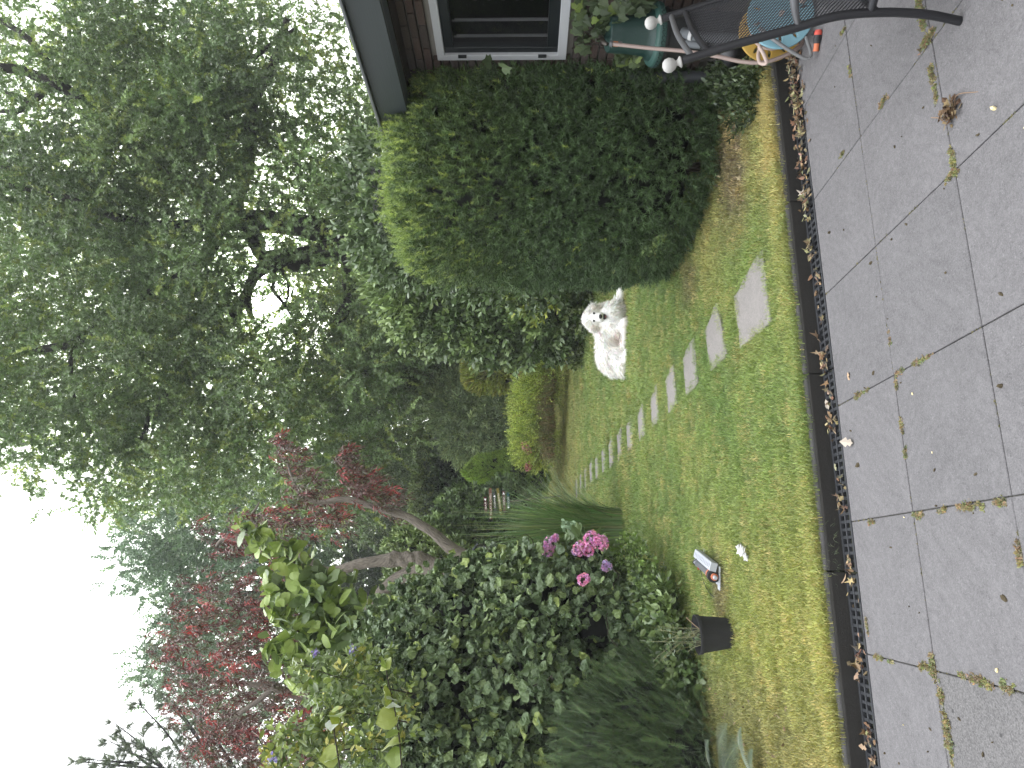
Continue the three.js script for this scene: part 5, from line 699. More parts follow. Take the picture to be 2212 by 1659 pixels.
{ // oscillating lawn sprinkler
  const A = onLawn(1515, 1212), B = onLawn(1566, 1250), mid = A.clone().lerp(B, 0.5), d = B.clone().sub(A), L = 0.46, t = thing('lawn_sprinkler', 'grey and orange oscillating lawn sprinkler with perforated bar on the grass', 'sprinkler', mid, Math.atan2(-d.z, d.x));
  const grey = std([0.2, 0.205, 0.22], { roughness: 0.45, metalness: 0.2 }), pale = std([0.55, 0.57, 0.62], { roughness: 0.5 }), blk = std([0.02, 0.02, 0.022]), org = std([0.72, 0.23, 0.12]), red = std([0.5, 0.05, 0.03]);
  const cyl = (n, x0, x1, r, m, y = 0.05, z = 0, r1) => add(n, tube([V(x0, y, z), V((x0 + x1) / 2, y, z), V(x1, y, z)], [r, r, r1 ?? r], 18, 4), m, t);
  cyl('body', -L / 2, L / 2 - 0.12, 0.029, grey); cyl('end_cap', -L / 2 - 0.02, -L / 2 + 0.03, 0.032, std([0.3, 0.31, 0.33])); cyl('neck', L / 2 - 0.13, L / 2 - 0.03, 0.033, grey); cyl('clamp', L / 2 - 0.095, L / 2 - 0.07, 0.037, org); cyl('dial', L / 2 - 0.05, L / 2 - 0.005, 0.044, blk); cyl('dial_ring', L / 2 - 0.006, L / 2 + 0.014, 0.024, org); cyl('hose_inlet', L / 2 + 0.012, L / 2 + 0.04, 0.015, pale, 0.05, 0, 0.012);
  for (const x of [-L / 2 + 0.02, L / 2 - 0.17]) add('lever', joined([box(0.022, 0.012, 0.035, x, 0.052, 0.032, 0.004)]), red, t);
  const s = new THREE.Shape(); s.moveTo(-L / 2, -0.027); s.lineTo(L / 2, -0.027); s.lineTo(L / 2, 0.027); s.lineTo(-L / 2, 0.027); for (let k = 0; k < 11; k++) { const h = new THREE.Path(); h.absellipse(-L / 2 + 0.035 + k * 0.039, 0.003, 0.011, 0.019, 0, Math.PI * 2, true); s.holes.push(h); }
  const pl = new THREE.ExtrudeGeometry(s, { depth: 0.004, bevelEnabled: true, bevelSize: 0.002, bevelThickness: 0.002, bevelSegments: 1 }); pl.rotateX(-Math.PI / 2);
  const bar = add('spray_bar', joined([pl, box(L, 0.045, 0.004, 0, -0.02, 0.029), box(L, 0.045, 0.004, 0, -0.02, -0.029), box(0.004, 0.045, 0.054, L / 2, -0.02, 0), box(0.004, 0.045, 0.054, -L / 2, -0.02, 0)]), pale, t); bar.position.set(0.01, 0.075, -0.075); bar.rotation.x = -0.25; add('bar_inside', box(L - 0.01, 0.03, 0.05, 0, -0.03, 0), blk, bar);
  add('base', joined([box(L - 0.05, 0.014, 0.03, 0, 0.012, 0.05, 0.004), box(0.03, 0.02, 0.19, -L / 2 + 0.05, 0.01, -0.02, 0.004), box(0.05, 0.012, 0.17, L / 2 - 0.01, 0.012, 0.01, 0.004)]), pale, t);
  const c = thing('black_cable', 'thin black cable trailing over the grass beside the sprinkler', 'cable', V(0, 0, 0)), g = (x, y, h) => onLawn(x, y).add(V(0, h, 0)); add('cable', tube([g(1530, 1208, 0.09), g(1522, 1216, 0.09), g(1520, 1229, 0.03), g(1525, 1255, 0.02), g(1534, 1277, 0.015), g(1546, 1290, 0.012)], [0.0032], 6, 40), blk, c);
}
{ // crumpled white tissue on the lawn
  const t = thing('paper_scrap', 'small crumpled white paper scrap on the lawn near the kerb', 'paper scrap', V(0, 0, 0)); R = rng(820);
  for (const [x, y, s] of [[1608, 1186, 0.05], [1614, 1192, 0.045], [1620, 1204, 0.03]]) { const g = new THREE.SphereGeometry(1, 12, 9), p = g.attributes.position, o = onLawn(x, y); for (let i = 0; i < p.count; i++) { const v = V(p.getX(i), p.getY(i), p.getZ(i)), k = s * (0.7 + 0.8 * noise(v.x * 2.3 + x, v.y * 2.3, v.z * 2.3)); p.setXYZ(i, o.x + v.x * k, o.y + 0.025 + v.y * k * 0.6, o.z + v.z * k * 0.8); } g.computeVertexNormals(); add('crumple', g, std([0.78, 0.77, 0.75], { roughness: 1 }), t); }
}
{ // signpost with painted boards
  const Z = 14, zp = (zx, zy) => [(1840 + zx * 0.1356) / 1.8227, (1860 + zy * 0.1356) / 1.8227], at = (zx, zy, dz = 0) => P(...zp(zx, zy), Z - dz);
  const sp = thing('signpost', 'wooden signpost with six painted arrow boards before the rhododendron', 'signpost', at(1500, 815)), o = sp.position.clone();
  const wood = std([0.3, 0.24, 0.19], { map: grainTex, roughness: 0.9 }), yq = new THREE.Quaternion().setFromRotationMatrix(new THREE.Matrix4().makeBasis(RGT, YAX, FH.clone().negate()));
  add('post', tube([at(455, 935, -0.02).sub(o), at(1000, 872, -0.02).sub(o), at(1500, 815, -0.02).sub(o), at(2700, 690, -0.02).sub(o)], [0.019], 6, 12), wood, sp);
  const B = [[515, 705, 545, 1160, 85, [0.15, 0.035, 0.05], 'BAR', 'left', 0.8, 0.43, 'dark red board lettered BAR'], [665, 455, 690, 1360, 88, [0.22, 0.1, 0.06], 'RELAX & CHILL', 'down', 0.07, 0.5, 'brown board lettered RELAX & CHILL'], [770, 585, 825, 1200, 80, [0.075, 0.075, 0.085], 'Toilets', 'up', 0.83, 0.5, 'grey board lettered Toilets'], [875, 460, 990, 1245, 82, [0.26, 0.22, 0.045], 'PHOTOBOOTH', 'down', 0.09, 0.53, 'olive yellow board lettered PHOTOBOOTH'], [1050, 540, 1085, 1160, 85, [0.19, 0.1, 0.1], 'FISSA', 'right', 0.9, 0.53, 'dusky red board lettered FISSA'], [1180, 580, 1205, 1060, 80, [0.035, 0.11, 0.13], 'FOOD', 'down', 0.1, 0.46, 'teal board lettered FOOD']];
  for (const [xa, ya, xb, yb, wd, col, txt, dir, ap, tp, lab] of B) {
    const a = at(xa, ya), b = at(xb, yb), L = a.distanceTo(b), H = wd * 0.0744 * Z / FPX, m = add('sign_board', box(L, H, 0.014, 0, 0, 0, 0.002), std(col, { map: grainTex, roughness: 0.8 }), sp); m.userData.label = lab;
    m.position.copy(a.clone().add(b).multiplyScalar(0.5).sub(o)); const tilt = Math.atan2(a.y - b.y, Math.hypot(a.x - b.x, a.z - b.z)); m.quaternion.copy(yq).multiply(new THREE.Quaternion().setFromAxisAngle(V(0, 0, 1), tilt));
    const cw = 1024, ch = Math.round(cw * H / L), cv = document.createElement('canvas'); cv.width = cw; cv.height = ch; const x = cv.getContext('2d'); const hx = '#' + lin(col.map(v => v * 0.95)).getHexString(THREE.SRGBColorSpace); x.fillStyle = hx; x.fillRect(0, 0, cw, ch);
    x.fillStyle = '#f2efe8'; x.textAlign = 'center'; x.textBaseline = 'middle'; const fs = ch * (txt === 'Toilets' ? 0.86 : 0.84); x.font = (txt === 'Toilets' ? 'italic ' : '') + Math.round(fs) + 'px ' + (txt === 'Toilets' ? 'serif' : 'sans-serif'); const wantW = { BAR: 0.5, 'RELAX & CHILL': 0.7, Toilets: 0.48, PHOTOBOOTH: 0.57, FISSA: 0.4, FOOD: 0.55 }[txt] * cw, mw = x.measureText(txt).width; x.save(); x.translate(tp * cw, ch * 0.52); x.scale(wantW / mw, 1); x.fillText(txt, 0, 0); x.restore();
    const cx = ap * cw, cy = ch / 2, s = ch * 0.44, tri = { left: [[-s, 0], [s, -s], [s, s]], right: [[s, 0], [-s, -s], [-s, s]], up: [[0, -s], [-s, s], [s, s]], down: [[0, s], [-s, -s], [s, -s]] }[dir]; x.fillStyle = '#ffffff'; x.beginPath(); tri.forEach(([u, v], i) => i ? x.lineTo(cx + u, cy + v) : x.moveTo(cx + u, cy + v)); x.closePath(); x.fill();
    const tx = new THREE.CanvasTexture(cv); tx.colorSpace = THREE.SRGBColorSpace; const f = add('lettering', new THREE.PlaneGeometry(L - 0.004, H - 0.004), new THREE.MeshStandardMaterial({ map: tx, roughness: 0.8 }), m); f.position.z = 0.009;
  }
}
{ // small bird house seen between the leaves
  const p = P(1046, 1198, 8.6), t = thing('bird_house', 'pale green bird house with slate grey roof beside the forked trunk', 'bird house', p, -YAW + 0.25), g = std([0.3, 0.35, 0.25], { map: grainTex }), s = std([0.12, 0.14, 0.17], { roughness: 0.6 });
  add('box', box(0.2, 0.16, 0.16, 0, 0, 0, 0.004), g, t); add('shelf', box(0.21, 0.012, 0.175, 0, -0.005, 0), s, t); const rf = new THREE.Shape(); rf.moveTo(-0.14, 0.075); rf.lineTo(0, 0.19); rf.lineTo(0.14, 0.075); rf.lineTo(0.12, 0.075); rf.lineTo(0, 0.165); rf.lineTo(-0.12, 0.075); const rg = new THREE.ExtrudeGeometry(rf, { depth: 0.22, bevelEnabled: false }); rg.translate(0, 0, -0.11); add('roof', rg, s, t); const gs = new THREE.Shape(); gs.moveTo(-0.1, 0.08); gs.lineTo(0, 0.158); gs.lineTo(0.1, 0.08); const gg = new THREE.ExtrudeGeometry(gs, { depth: 0.156, bevelEnabled: false }); gg.translate(0, 0, -0.078); add('gable', gg, g, t); add('entrance', new THREE.CylinderGeometry(0.016, 0.016, 0.006, 16).rotateX(Math.PI / 2).translate(0.02, 0.035, 0.0815), std([0.01, 0.01, 0.01]), t); add('post', tube([V(0, -0.08, 0), V(0, -1.2, 0)], [0.02], 8, 2), M.twig, t);
}
{ // things glimpsed at the end of the lawn
  const p = P(1100, 988, 18.4), t = thing('white_frame', 'white bent tube frame glimpsed in the dark gap behind the low hedge', 'frame', V(0, 0, 0)); add('tube_frame', tube([P(1092, 970, 18.4), P(1094, 985, 18.3), P(1098, 1000, 18.2), P(1104, 988, 18.25), P(1108, 972, 18.4)], [0.014], 6, 20), std([0.75, 0.76, 0.78]), t);
  add('panel', box(0.5, 0.3, 0.03).applyQuaternion(new THREE.Quaternion().setFromAxisAngle(YAX, -YAW)).translate(...P(1096, 985, 18.7).toArray()), std([0.03, 0.035, 0.045], { roughness: 0.3 }), t);
  R = rng(830); [['faded pink rose blooms over the low hedge near the dark gap', [[1136, 968, 15.4], [1141, 975, 15.4], [1132, 962, 15.4]], [0.6, 0.36, 0.26]], ['small pink rose bloom in front of the rounded spruce', [[1142, 1005, 15.6], [1140, 1010, 15.6]], [0.6, 0.22, 0.27]], ['pale pink rose blooms beside the clipped golden conifer', [[1120, 803, 15.2], [1128, 809, 15.2]], [0.5, 0.33, 0.26]]].forEach(([l, ps, c]) => { const o = thing('rose', l, 'flower', V(0, 0, 0)); for (const q of ps) { const gb = new GB(); for (let i = 0; i < 26; i++) { const n = rdir(); leafAt(gb, M4(n.clone().multiplyScalar(0.045), qDir(n.clone().addScaledVector(rdir(), 0.6)), 0.05), 'oval', c.map(v => v * rr(0.75, 1.2)), { w: 0.8 }); } const m = add('bloom', gb.build(), M.petal, o); m.position.copy(P(...q)); } });
}
// dry leaves, moss, small litter
const dryGeo = [1, 2, 3, 4].map(s => { const gb = new GB(); leafAt(gb, M4(V(0, 0, 0), new THREE.Quaternion(), 1), s === 4 ? 'maple' : s === 3 ? 'oval' : 'oak', W1, { w: 0.5, bend: 0.35 * (s - 2.2), fold: 0.25 }); const g = gb.build(); g.rotateX(Math.PI / 2 - 0.2); return g; });
const DRY = [[0.2, 0.15, 0.11], [0.27, 0.21, 0.16], [0.13, 0.085, 0.06], [0.34, 0.29, 0.24], [0.16, 0.085, 0.06], [0.1, 0.075, 0.06]];
{
  R = rng(840); const items = [];
  const lay = (x, z, s, h = 0) => items.push({ p: V(x, (z > -3.47 ? patioY(z) + 0.004 : 0.006) + h, z), d: V(rr(-0.5, 0.5), 1, rr(-0.5, 0.5)), s, c: DRY[Math.floor(R() * DRY.length)].map(v => v * rr(0.7, 1.1) / LEAFK) });
  for (const [x, n, w] of [[2.75, 130, 0.25], [2.45, 90, 0.16], [2.2, 55, 0.12], [1.95, 45, 0.1], [1.68, 30, 0.07], [1.5, 16, 0.08], [1.05, 26, 0.07], [0.88, 12, 0.06], [0.72, 26, 0.06], [0.45, 8, 0.04], [0.33, 24, 0.06], [0.05, 8, 0.03], [-0.02, 16, 0.06], [-0.42, 22, 0.06], [-0.35, 12, 0.05], [-0.72, 16, 0.05], [-0.8, 12, 0.04], [1.25, 6, 0.3], [0.6, 6, 0.3], [0, 7, 0.5]]) for (let i = 0; i < n * (x > 2.3 ? 1 : 0.7); i++) lay(x + gs() * w, -3.52 + gs() * (x > 2.3 ? 0.075 : 0.04) + (x > 2.3 ? 0.035 : 0), rr(0.018, 0.048), R() * 0.03 * (n > 20 ? 1 : 0.3));
  const t = thing('leaf_litter', 'brown dry leaves caught along the drain grate and kerb', 'dry leaves', V(0, 0, 0)); t.userData.kind = 'stuff'; scatter('dry_leaves', dryGeo, M.dry, items, t);
  const pile = onPatio(2062, 243), pi = []; for (let i = 0; i < 60; i++) pi.push({ p: pile.clone().add(V(gs() * 0.045, 0.004 + R() * 0.03, gs() * 0.05)), d: V(gs(), 0.8, gs()), s: rr(0.02, 0.04), c: [[0.05, 0.026, 0.018], [0.11, 0.08, 0.05], [0.075, 0.045, 0.03]][i % 3] });
  const pt = thing('leaf_clump', 'brown clump of dry leaves and twigs lying on the paving', 'leaf clump', V(0, 0, 0)); scatter('dry_leaves', dryGeo.slice(0, 2), M.dry, pi, pt); add('twig', joined([tube([pile, pile.clone().add(V(0.03, 0.02, 0.05)), pile.clone().add(V(-0.02, 0.006, 0.14))], [0.003, 0.0015], 5, 10), tube([pile.clone().add(V(0.02, 0.01, -0.06)), pile.clone().add(V(0.05, 0.02, -0.1))], [0.003, 0.002], 5, 5)]), std([0.3, 0.2, 0.13]), pt);
  // single leaves one can point at
  const S = [[1837, 803, 'pale dry leaf lying alone on the paving near the drain'], [1848, 957, 'small cream dry leaf alone on the paving in the middle'], [1752, 590, 'tan dry leaf standing on the drain grate opposite the largest stepping stone'], [1771, 734, 'long curled brown leaf along the drain grate'], [1788, 862, 'pale leaf chip lying on the grate in the middle'], [1858, 1370, 'long orange-tan curled leaf lying across the drain grate'], [1832, 1238, 'orange-brown leaf on the grate beside the grass clump'], [1741, 424, 'cream torn leaf on the drain grate at the right'], [1716, 290, 'broad pale leaf on the leaf heap beside the kerb'], [1878, 1618, 'grey-white dry leaf at the left end of the drain'], [1725, 365, 'red-brown star-shaped leaf in the drain at the right'], [1738, 465, 'small dark red star-shaped leaf in the drain']];
  S.forEach(([x, y, l], i) => { const p = onPatio(x, y), m = add('dry_leaf', dryGeo[(i === 10 || i === 11) ? 1 : i % 4], leafMat(0.1, 0.9, { color: lin(i === 10 || i === 11 ? [0.3, 0.09, 0.05] : [[0.55, 0.38, 0.24], [0.6, 0.52, 0.42], [0.4, 0.22, 0.12]][i % 3]) })); m.position.copy(p).add(V(0, 0.012, 0)); m.rotation.set(rr(-0.4, 0.4), rr(0, 6.28), rr(-0.4, 0.4)); m.scale.setScalar(rr(0.045, 0.075)); tag(m, l, 'dry leaf', 'single dry leaves'); });
}
{
  R = rng(850); const items = [], mo = new GB(); for (let i = 0; i < 26; i++) leafAt(mo, M4(V(gs() * 0.008, 0, gs() * 0.008), qDir(rdir().add(V(0, 1, 0))), rr(0.006, 0.013)), 'lance', W1.map(() => rr(0.7, 1.2)), { w: 0.5 });
  for (const [x, y, n, s] of [[1823, 67, 14, 1], [1838, 150, 12, 1], [1911, 217, 22, 1], [1821, 333, 16, 1], [2008, 83, 46, 1.3], [1996, 45, 30, 1.2], [2015, 160, 26, 1.2], [2025, 207, 14, 1], [2063, 350, 16, 1.2], [1988, 10, 30, 1.2], [2055, 383, 12, 1], [1985, 783, 12, 1], [1945, 803, 8, 1], [1858, 853, 16, 1], [1876, 842, 10, 1], [1925, 733, 8, 1], [1940, 836, 12, 1], [1951, 920, 14, 1], [1958, 976, 12, 1], [2091, 1096, 14, 1.2], [2158, 1086, 12, 1.1], [2118, 1093, 9, 1], [2038, 1103, 9, 1], [2005, 770, 12, 0.8], [1988, 1113, 18, 1], [1886, 1129, 12, 1], [2205, 1196, 14, 1.2], [2018, 1443, 30, 1.3], [2001, 1440, 18, 1.2], [2121, 1473, 18, 1.3], [2181, 1483, 12, 1.2], [2036, 1500, 18, 1.2], [2051, 1586, 26, 1.4], [1901, 1420, 12, 1], [1875, 1353, 10, 1.1], [2045, 1553, 14, 1], [2060, 1640, 10, 1], [1925, 1428, 9, 0.8], [2080, 1460, 9, 0.8]]) for (let i = 0; i < n; i++) { const p = onPatio(x, y), along = [[1, 0], [0, 1]][(Math.abs((p.z + 0.445) / 0.61 - Math.round((p.z + 0.445) / 0.61)) < Math.abs((p.x - 0.235) / 0.575 - Math.round((p.x - 0.235) / 0.575))) ? 0 : 1]; const q = gs() * 0.035 * s; p.x += along[0] * q + gs() * 0.009 * s; p.z += along[1] * q + gs() * 0.009 * s; items.push({ p: V(p.x, patioY(p.z) + 0.002, p.z), d: V(rr(-0.3, 0.3), 1, rr(-0.3, 0.3)), s: rr(0.65, 1.25) * s, c: mix3([0.34, 0.32, 0.2], [0.18, 0.19, 0.09], R() * R()).map(v => v * rr(0.7, 1.1) / LEAFK) }); }
  for (const x of [-0.94, -0.357, 0.235, 0.8, 1.39, 1.937]) for (let i = 0; i < 70; i++) { const z = rr(-3.45, -1.5); if (noise(x * 5, z * 4, 3) < 0.05) continue; items.push({ p: V(x + gs() * 0.004, patioY(z), z), d: V(0, 1, 0), s: rr(0.35, 0.7), c: [0.1, 0.1, 0.06] }); }
  for (const z of [-2.885, -2.275]) for (let i = 0; i < 110; i++) { const x = rr(-1, 2.4); if (noise(x * 4, z * 5, 9) < 0.05) continue; items.push({ p: V(x, patioY(z), z + gs() * 0.004), d: V(0, 1, 0), s: rr(0.3, 0.65), c: [0.1, 0.1, 0.06] }); }
  const t = thing('joint_moss', 'dry grey-green moss growing in the joints of the paving', 'moss', V(0, 0, 0)); t.userData.kind = 'stuff'; scatter('moss', [mo.build()], M.matte, items, t);
  const g = thing('drain_weed', 'clump of green grass growing over the drain grate by the kerb', 'weed', onPatio(1806, 1190)); const gb = new GB(); for (let i = 0; i < 150; i++) { const a = rr(0, 6.28), o = rr(0.03, 0.16), h = rr(0.04, 0.13), x0 = rr(-0.12, 0.12), z0 = rr(-0.03, 0.02), w = 0.0018, c = mix3([0.1, 0.17, 0.05], [0.3, 0.3, 0.13], R() * R()); let pl, pr; for (let k = 0; k <= 4; k++) { const u = k / 4, p = V(x0 + Math.cos(a) * o * u, h * (u * 1.6 - u * u), z0 + Math.abs(Math.sin(a)) * o * u), l = p.clone().add(V(-Math.sin(a) * w * (1.1 - u), 0, Math.cos(a) * w * (1.1 - u))), r = p.clone().add(V(Math.sin(a) * w * (1.1 - u), 0, -Math.cos(a) * w * (1.1 - u))); if (k) gb.quad(pl, pr, r, l, c); pl = l; pr = r; } } add('blades', gb.build(), M.leaf, g).userData.kind = 'stuff';
  const db = []; for (let i = 0; i < 90; i++) { const x = rr(-1.4, 2.6), z = rr(-3.4, -1.5); db.push({ p: V(x, patioY(z) + 0.005, z), d: rdir(), s: rr(0.003, 0.008) * (R() < 0.12 ? 2 : 1), c: R() < 0.72 ? [0.05, 0.04, 0.03] : [0.55, 0.5, 0.42] }); }
  const d = thing('paving_litter', 'scattered crumbs of soil and petals on the paving', 'litter', V(0, 0, 0)); d.userData.kind = 'stuff'; scatter('crumbs', [new THREE.IcosahedronGeometry(1, 0).scale(1.6, 0.6, 1)], std([1, 1, 1], { roughness: 1 }), db, d);
  const sl = []; for (let i = 0; i < 260; i++) { const bed = R() < 0.6, x = bed ? rr(2.3, 3.3) : LEFT(-4.5) + rr(-0.1, 0.5), z = bed ? rr(-4.7, -4.15) : rr(-6, -4.2); sl.push({ p: V(x, lawnY(z) + 0.012, z), d: V(rr(-0.5, 0.5), 1, rr(-0.5, 0.5)), s: rr(0.015, 0.04), c: DRY[i % 6].map(v => v * 0.5) }); }
  const so = thing('bed_litter', 'brown leaf crumbs on the bare soil under the yew and along the left border', 'dry leaves', V(0, 0, 0)); so.userData.kind = 'stuff'; scatter('dry_leaves', dryGeo, M.dry, sl, so);
}
// ---------------------------------------------------------------- the white dog
{
  const base = onLawn(1350, 715); base.y -= 0.012;
  const dog = thing('dog', 'big white long-haired dog lying on the lawn with open mouth, facing the camera', 'dog', base, -YAW);
  dog.scale.setScalar(1.05);
  const smin = (a, b, k) => { const h = Math.max(k - Math.abs(a - b), 0) / k; return Math.min(a, b) - h * h * k * 0.25; };
  const cap = (x, y, z, c) => { const [ax, ay, az, bx, by, bz, ra, rb] = c, dx = bx - ax, dy = by - ay, dz = bz - az, L = dx * dx + dy * dy + dz * dz, t = L ? clamp(((x - ax) * dx + (y - ay) * dy + (z - az) * dz) / L, 0, 1) : 0; return Math.hypot(x - ax - dx * t, y - ay - dy * t, z - az - dz * t) - lerp(ra, rb, t); };
  function field(caps, ctr, half, n, k) {
    const mc = new MarchingCubes(n, new THREE.MeshStandardMaterial(), false, false, 200000); mc.isolation = 0;
    for (let a = 0; a < n; a++) for (let b = 0; b < n; b++) for (let c = 0; c < n; c++) { const x = ctr[0] + (c - n / 2) / (n / 2) * half, y = ctr[1] + (b - n / 2) / (n / 2) * half, z = ctr[2] + (a - n / 2) / (n / 2) * half; let d = 9; for (const q of caps) d = smin(d, cap(x, y, z, q), q[8] ?? k); mc.field[a * n * n + b * n + c] = -d; }
    mc.update(); const g = new THREE.BufferGeometry(), m = mc.count ?? mc.geometry.drawRange.count;
    const p = new Float32Array(m * 3); for (let i = 0; i < m; i++) { p[i * 3] = mc.positionArray[i * 3] * half + ctr[0]; p[i * 3 + 1] = mc.positionArray[i * 3 + 1] * half + ctr[1]; p[i * 3 + 2] = mc.positionArray[i * 3 + 2] * half + ctr[2]; }
    g.setAttribute('position', new THREE.BufferAttribute(p, 3)); const w = mergeVertices(g, 1e-4); w.computeVertexNormals(); return w;
  }
  const body = [[-0.34, 0.17, -0.06, 0.06, 0.2, -0.05, 0.165, 0.165], [-0.42, 0.12, -0.02, -0.3, 0.14, -0.02, 0.13, 0.17], [-0.33, 0.1, 0.09, -0.42, 0.07, 0.15, 0.12, 0.085], [-0.5, 0.05, 0.14, -0.34, 0.035, 0.22, 0.05, 0.038], [-0.34, 0.035, 0.22, -0.26, 0.03, 0.25, 0.036, 0.032], [0.12, 0.2, 0.0, 0.15, 0.15, 0.1, 0.2, 0.18], [0.13, 0.28, 0, 0.145, 0.38, 0.05, 0.165, 0.13], [0.2, 0.14, 0, 0.29, 0.1, 0.02, 0.14, 0.09], [0.28, 0.085, 0.03, 0.44, 0.062, 0.05, 0.075, 0.05, 0.04], [0.44, 0.062, 0.05, 0.58, 0.07, 0.06, 0.048, 0.038, 0.03], [0.58, 0.07, 0.06, 0.625, 0.07, 0.065, 0.042, 0.036, 0.03], [0.0, 0.12, 0.14, 0.06, 0.06, 0.27, 0.09, 0.055], [0.06, 0.055, 0.27, 0.085, 0.05, 0.33, 0.056, 0.05, 0.02], [-0.19, 0.045, 0.18, -0.03, 0.045, 0.25, 0.05, 0.04, 0.03], [-0.03, 0.045, 0.25, 0.01, 0.04, 0.275, 0.042, 0.036, 0.02]];
  const hd = [[0.145, 0.415, 0.07, 0.145, 0.405, 0.1, 0.105, 0.1], [0.145, 0.375, 0.15, 0.145, 0.335, 0.245, 0.062, 0.042, 0.05], [0.145, 0.31, 0.14, 0.145, 0.275, 0.215, 0.05, 0.03, 0.03], [0.085, 0.35, 0.08, 0.075, 0.33, 0.08, 0.075, 0.07], [0.205, 0.35, 0.08, 0.215, 0.33, 0.08, 0.075, 0.07], [0.06, 0.44, 0.07, 0.03, 0.4, 0.085, 0.035, 0.04, 0.02], [0.03, 0.4, 0.085, 0.035, 0.32, 0.1, 0.04, 0.026, 0.02], [0.23, 0.44, 0.07, 0.26, 0.4, 0.085, 0.035, 0.04, 0.02], [0.26, 0.4, 0.085, 0.255, 0.32, 0.1, 0.04, 0.026, 0.02], [0.145, 0.3, 0.0, 0.145, 0.36, 0.04, 0.14, 0.12], [0.115, 0.325, 0.225, 0.112, 0.315, 0.2, 0.026, 0.024, 0.02], [0.175, 0.325, 0.225, 0.178, 0.315, 0.2, 0.026, 0.024, 0.02]];
  const gbd = field(body, [0.04, 0.2, 0.05], 0.72, 108, 0.06), ghd = field(hd, [0.145, 0.36, 0.1], 0.21, 76, 0.04);
  const strip = g => { const s = g.toNonIndexed(); for (const k of Object.keys(s.attributes)) if (!['position', 'normal'].includes(k)) s.deleteAttribute(k); return s; };
  const all = mergeGeometries([strip(gbd), strip(ghd)]), p = all.attributes.position, nn = all.attributes.normal, col = [];
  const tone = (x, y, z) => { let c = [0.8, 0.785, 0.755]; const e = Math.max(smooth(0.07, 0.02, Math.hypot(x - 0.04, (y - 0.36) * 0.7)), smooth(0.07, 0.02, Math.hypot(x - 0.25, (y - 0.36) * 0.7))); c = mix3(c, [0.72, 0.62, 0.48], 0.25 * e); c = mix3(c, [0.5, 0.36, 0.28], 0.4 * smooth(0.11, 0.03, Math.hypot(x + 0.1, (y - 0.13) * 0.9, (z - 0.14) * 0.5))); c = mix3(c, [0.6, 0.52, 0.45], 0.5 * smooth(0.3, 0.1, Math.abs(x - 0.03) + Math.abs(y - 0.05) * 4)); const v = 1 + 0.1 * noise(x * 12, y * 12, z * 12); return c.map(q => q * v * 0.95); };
  for (let i = 0; i < p.count; i++) col.push(...tone(p.getX(i), p.getY(i), p.getZ(i)));
  all.setAttribute('color', new THREE.Float32BufferAttribute(col, 3));
  const bodyMesh = add('body', all, new THREE.MeshStandardMaterial({ vertexColors: true, roughness: 0.95 }), dog);
  // coat: locks lying along the body
  R = rng(900); const items = [], lock = [1, 2, 3].map(s => { R = rng(s * 31); const gb = new GB(); for (let i = 0; i < 9; i++) { const x0 = gs() * 0.007, z0 = gs() * 0.007, h = rr(0.7, 1.1), w = 0.0018, cx = gs() * 0.012, cz = rr(0.0, 0.02), k = rr(0.88, 1.06); let pl, pr; for (let q = 0; q <= 3; q++) { const u = q / 3, a = V(x0 + cx * u * u, h * 0.05 * u, z0 + cz * u * u), ww = w * (1.05 - u); const l = a.clone().add(V(ww, 0, 0)), r = a.clone().add(V(-ww, 0, 0)); if (q) gb.quad(pl, pr, r, l, [k, k, k]); pl = l; pr = r; } } return gb.build(); });
  R = rng(901);
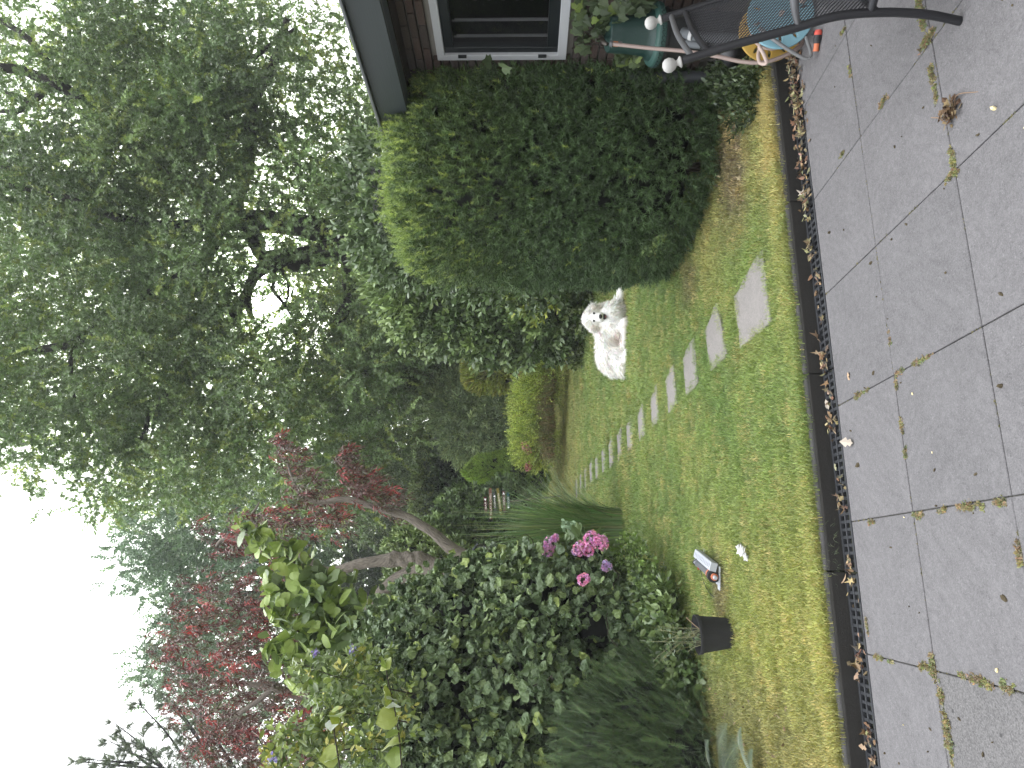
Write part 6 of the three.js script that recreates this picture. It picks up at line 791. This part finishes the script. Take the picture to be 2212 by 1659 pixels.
  for (let i = 0; i < 6500; i++) {
    const k = Math.floor(R() * p.count), x = p.getX(k), y = p.getY(k), z = p.getZ(k), n = V(nn.getX(k), nn.getY(k), nn.getZ(k)); if (y < 0.012) continue;
    const onHead = y > 0.24 && Math.hypot(x - 0.145, (y - 0.38)) < 0.16 && z > 0.03; const face = onHead && z > 0.12 && Math.hypot(x - 0.145, y - 0.35) < 0.095; if (face) continue;
    const leg = x > 0.4 || (z > 0.24 && y < 0.14); let f;
    if (onHead) f = V((x - 0.145) * 4, (y - 0.37) * 2.5 - 0.25, -0.4); else if (x > 0.3) f = V(1, -0.35, 0.1); else if (x > 0 && y < 0.42) f = V((x - 0.14) * 2.2, -1, 0.35); else f = V(-0.8, -0.55 - 0.4 * noise(x * 6, y * 6, z * 6), 0.4 * noise(x * 5, y * 5 + 4, z * 5));
    f.addScaledVector(n, -f.dot(n)).normalize();
    items.push({ p: V(x, y, z).addScaledVector(n, -0.004), d: f.multiplyScalar(1).addScaledVector(n, face ? 0.35 : 0.55).addScaledVector(rdir(), 0.25), s: (leg ? 0.45 : face ? 0.3 : onHead ? 0.7 : 1.15) * rr(0.7, 1.25), c: tone(x, y, z).map(v => Math.min(0.95, v * rr(1.1, 1.25))), raw: true });
  }
  scatter('fur', lock, leafMat(0.5, 1), items, dog);
  const fz = (x, y) => { let m = -1; for (let i = 0; i < p.count; i++) if (Math.hypot(p.getX(i) - x, p.getY(i) - y) < 0.008) m = Math.max(m, p.getZ(i)); return m; };
  const dark = std([0.012, 0.01, 0.01], { roughness: 0.25 });
  for (const s of [-1, 1]) { const e = add('eye', new THREE.SphereGeometry(0.0145, 16, 12), dark, dog); e.position.set(0.147 + s * 0.043, 0.402, fz(0.147 + s * 0.043, 0.402) - 0.001); e.scale.set(1.1, 0.85, 0.7); }
  const n = add('nose', new THREE.SphereGeometry(0.027, 18, 14), std([0.018, 0.016, 0.017], { roughness: 0.4 }), dog); n.position.set(0.145, 0.335, fz(0.145, 0.335) + 0.002); n.scale.set(1, 0.78, 0.7);
  const m = add('mouth', new THREE.SphereGeometry(0.029, 18, 14), std([0.03, 0.02, 0.02], { roughness: 0.5 }), dog); m.position.set(0.145, 0.285, fz(0.145, 0.285) - 0.004); m.scale.set(1.15, 0.8, 0.8);
  const t = add('tongue', new THREE.SphereGeometry(0.017, 16, 12), std([0.5, 0.16, 0.17], { roughness: 0.4 }), dog); t.position.set(0.147, 0.275, fz(0.147, 0.285) + 0.006); t.scale.set(1.1, 0.6, 0.8);
}
renderer.render(scene, camera);
